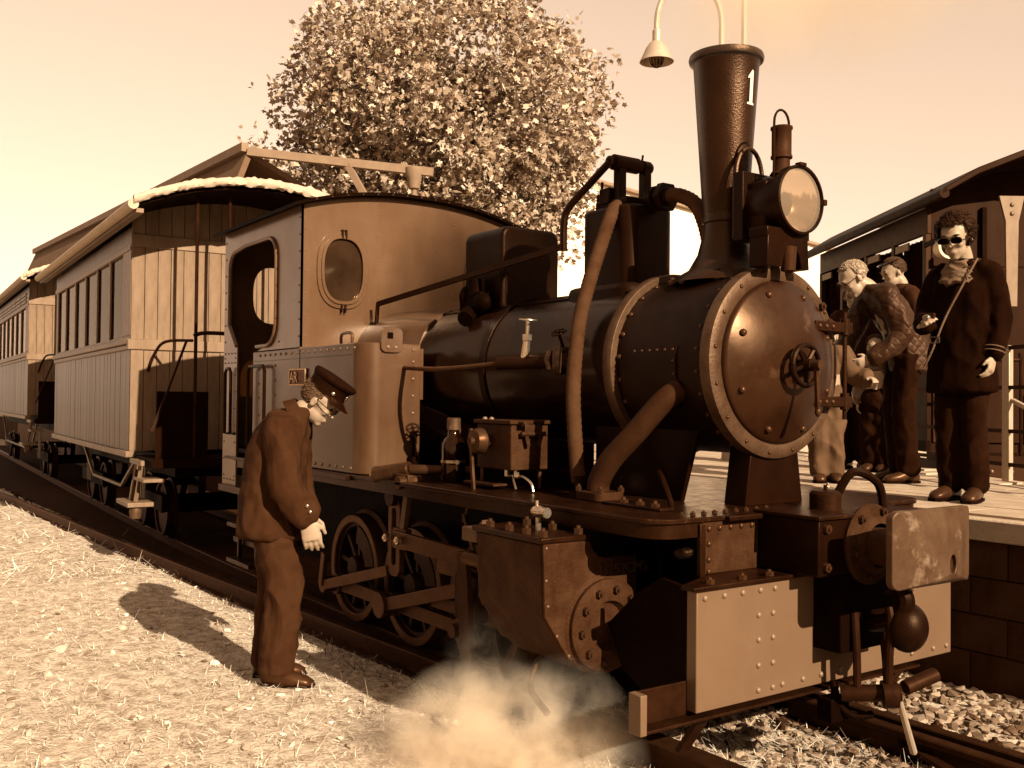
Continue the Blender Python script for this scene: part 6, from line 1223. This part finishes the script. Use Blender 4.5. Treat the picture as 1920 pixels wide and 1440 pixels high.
# ---- white-haired woman behind, young man, two children
person('person', 'white-haired person in glasses and brown coat standing behind the quilted jacket', (-2.95, 4.18, .922), -68, stand(1.66, head=(.06, 0, 1.565), head_pitch=14, head_yaw=8), dict(coat='coat_brown', trousers='trouser_black', hair='hair_white', hairk=dict(low=-.07, thick=.012, back=-.09), glasses='wire', seed=21, body_voxel=.009, voxel=.014))
yt, Wy, By, Hy = person('person', 'young short-haired man with sunglasses pushed up on his head behind the others', (-2.42, 4.08, .922), -118, stand(1.83, head=(.07, 0, 1.565), head_pitch=20), dict(coat='coat_brown', trousers='trouser_black', hair='hair_brown', hairk=dict(low=-.02, thick=.004, strand=(.006, .014)), seed=27, body_voxel=.009, voxel=.014))
hcy, fy, sy, uy = Hy
mb = MB(); mb.tube([hcy + (fy * math.cos(a) * .105 + sy * math.sin(a) * .098) * .95 + uy * (.10 - .012 * math.cos(a)) for a in np.linspace(-1.9, 1.9, 17)], .008, 6); mb.build('head_sunglasses', 'lens_dark', yt)
person('child', 'child in beige jacket and pale trousers half hidden behind the smokebox', (-2.12, 2.70, .922), -40, stand(1.16, head=(.03, 0, 1.57), elL=(.10, -.30, 1.13), wrL=(.22, -.36, 1.12)), dict(coat='trouser_pale', trousers='trouser_pale', hair='hair_brown', head=.92, hand=.75, seed=31, body_voxel=.009, voxel=.012, sleeve=(.075, .078, .07), trouser_r=(.10, .09, .08, .075), shoe=.75, fold=.012))
person('child', 'child in shiny puffer jacket with a strap standing behind the quilted man', (-2.62, 4.02, .922), -70, stand(1.14, head=(.03, 0, 1.57)), dict(coat='puffer', trousers='trouser_black', hair='hair_brown', head=.92, hand=.75, seed=37, body_voxel=.009, voxel=.012, trouser_r=(.10, .09, .08, .075), shoe=.78, fold=.012))

# ================================================================== STEAM
def steam(name, label, box, blobs, dens, nscale, thr):
    x0, x1, y0, y1, z0, z1 = box; o = MB().box(*box).build(name, 'glass', None, smooth=0); o.data.materials.clear()
    m = bpy.data.materials.new(name + '_volume'); m.use_nodes = True; n = m.node_tree.nodes; l = m.node_tree.links; n.clear()
    ou = n.new('ShaderNodeOutputMaterial'); pv = n.new('ShaderNodeVolumePrincipled'); pv.inputs['Color'].default_value = (1, .87, .70, 1); pv.inputs['Anisotropy'].default_value = .15
    tc = n.new('ShaderNodeTexCoord'); nz = n.new('ShaderNodeTexNoise'); nz.inputs['Scale'].default_value = nscale; nz.inputs['Detail'].default_value = 8; nz.inputs['Roughness'].default_value = .66; nz.inputs['Distortion'].default_value = .6
    l.new(tc.outputs['Object'], nz.inputs['Vector']); total = None
    for c, r, s in blobs:
        mp = n.new('ShaderNodeMapping'); mp.vector_type = 'TEXTURE'; mp.inputs['Location'].default_value = c; mp.inputs['Scale'].default_value = r
        gr = n.new('ShaderNodeTexGradient'); gr.gradient_type = 'SPHERICAL'; l.new(tc.outputs['Object'], mp.inputs[0]); l.new(mp.outputs[0], gr.inputs[0])
        mu = n.new('ShaderNodeMath'); mu.operation = 'MULTIPLY'; mu.inputs[1].default_value = s; l.new(gr.outputs['Fac'], mu.inputs[0])
        if total is None: total = mu
        else: ad = n.new('ShaderNodeMath'); ad.operation = 'ADD'; l.new(total.outputs[0], ad.inputs[0]); l.new(mu.outputs[0], ad.inputs[1]); total = ad
    mr = n.new('ShaderNodeMapRange'); mr.inputs['From Min'].default_value = thr; mr.inputs['From Max'].default_value = thr + .26; l.new(nz.outputs['Fac'], mr.inputs['Value'])
    m1 = n.new('ShaderNodeMath'); m1.operation = 'MULTIPLY'; l.new(total.outputs[0], m1.inputs[0]); l.new(mr.outputs[0], m1.inputs[1])
    m2 = n.new('ShaderNodeMath'); m2.operation = 'MULTIPLY'; m2.inputs[1].default_value = dens; l.new(m1.outputs[0], m2.inputs[0]); l.new(m2.outputs[0], pv.inputs['Density']); l.new(pv.outputs[0], ou.inputs['Volume'])
    o.data.materials.append(m); return tag(o, label, 'steam', kind='stuff')
steam('cylinder_steam', 'white steam billowing from the cylinder drain over the grass', (-1.6, .3, -1.85, -.70, .03, .85),
      [((-.75, -1.20, .09), (.50, .42, .40), 1.7), ((-.95, -1.28, .05), (.40, .36, .26), 1.4), ((-.40, -1.08, .14), (.36, .30, .42), 1.0), ((-.95, -1.06, .32), (.26, .18, .36), .22)], 8.5, 5.2, .42)
steam('chimney_steam', 'thin steam drifting from the chimney across the sky', (-1.1, 2.6, -.5, 2.2, 3.03, 4.6), [((-.55, .05, 3.45), (.45, .4, .6), 1.0), ((-.35, .45, 3.75), (.8, .7, .75), 1.6), ((.5, 1.0, 3.9), (1.1, 1.0, .7), .9)], 2.2, 2.2, .30)
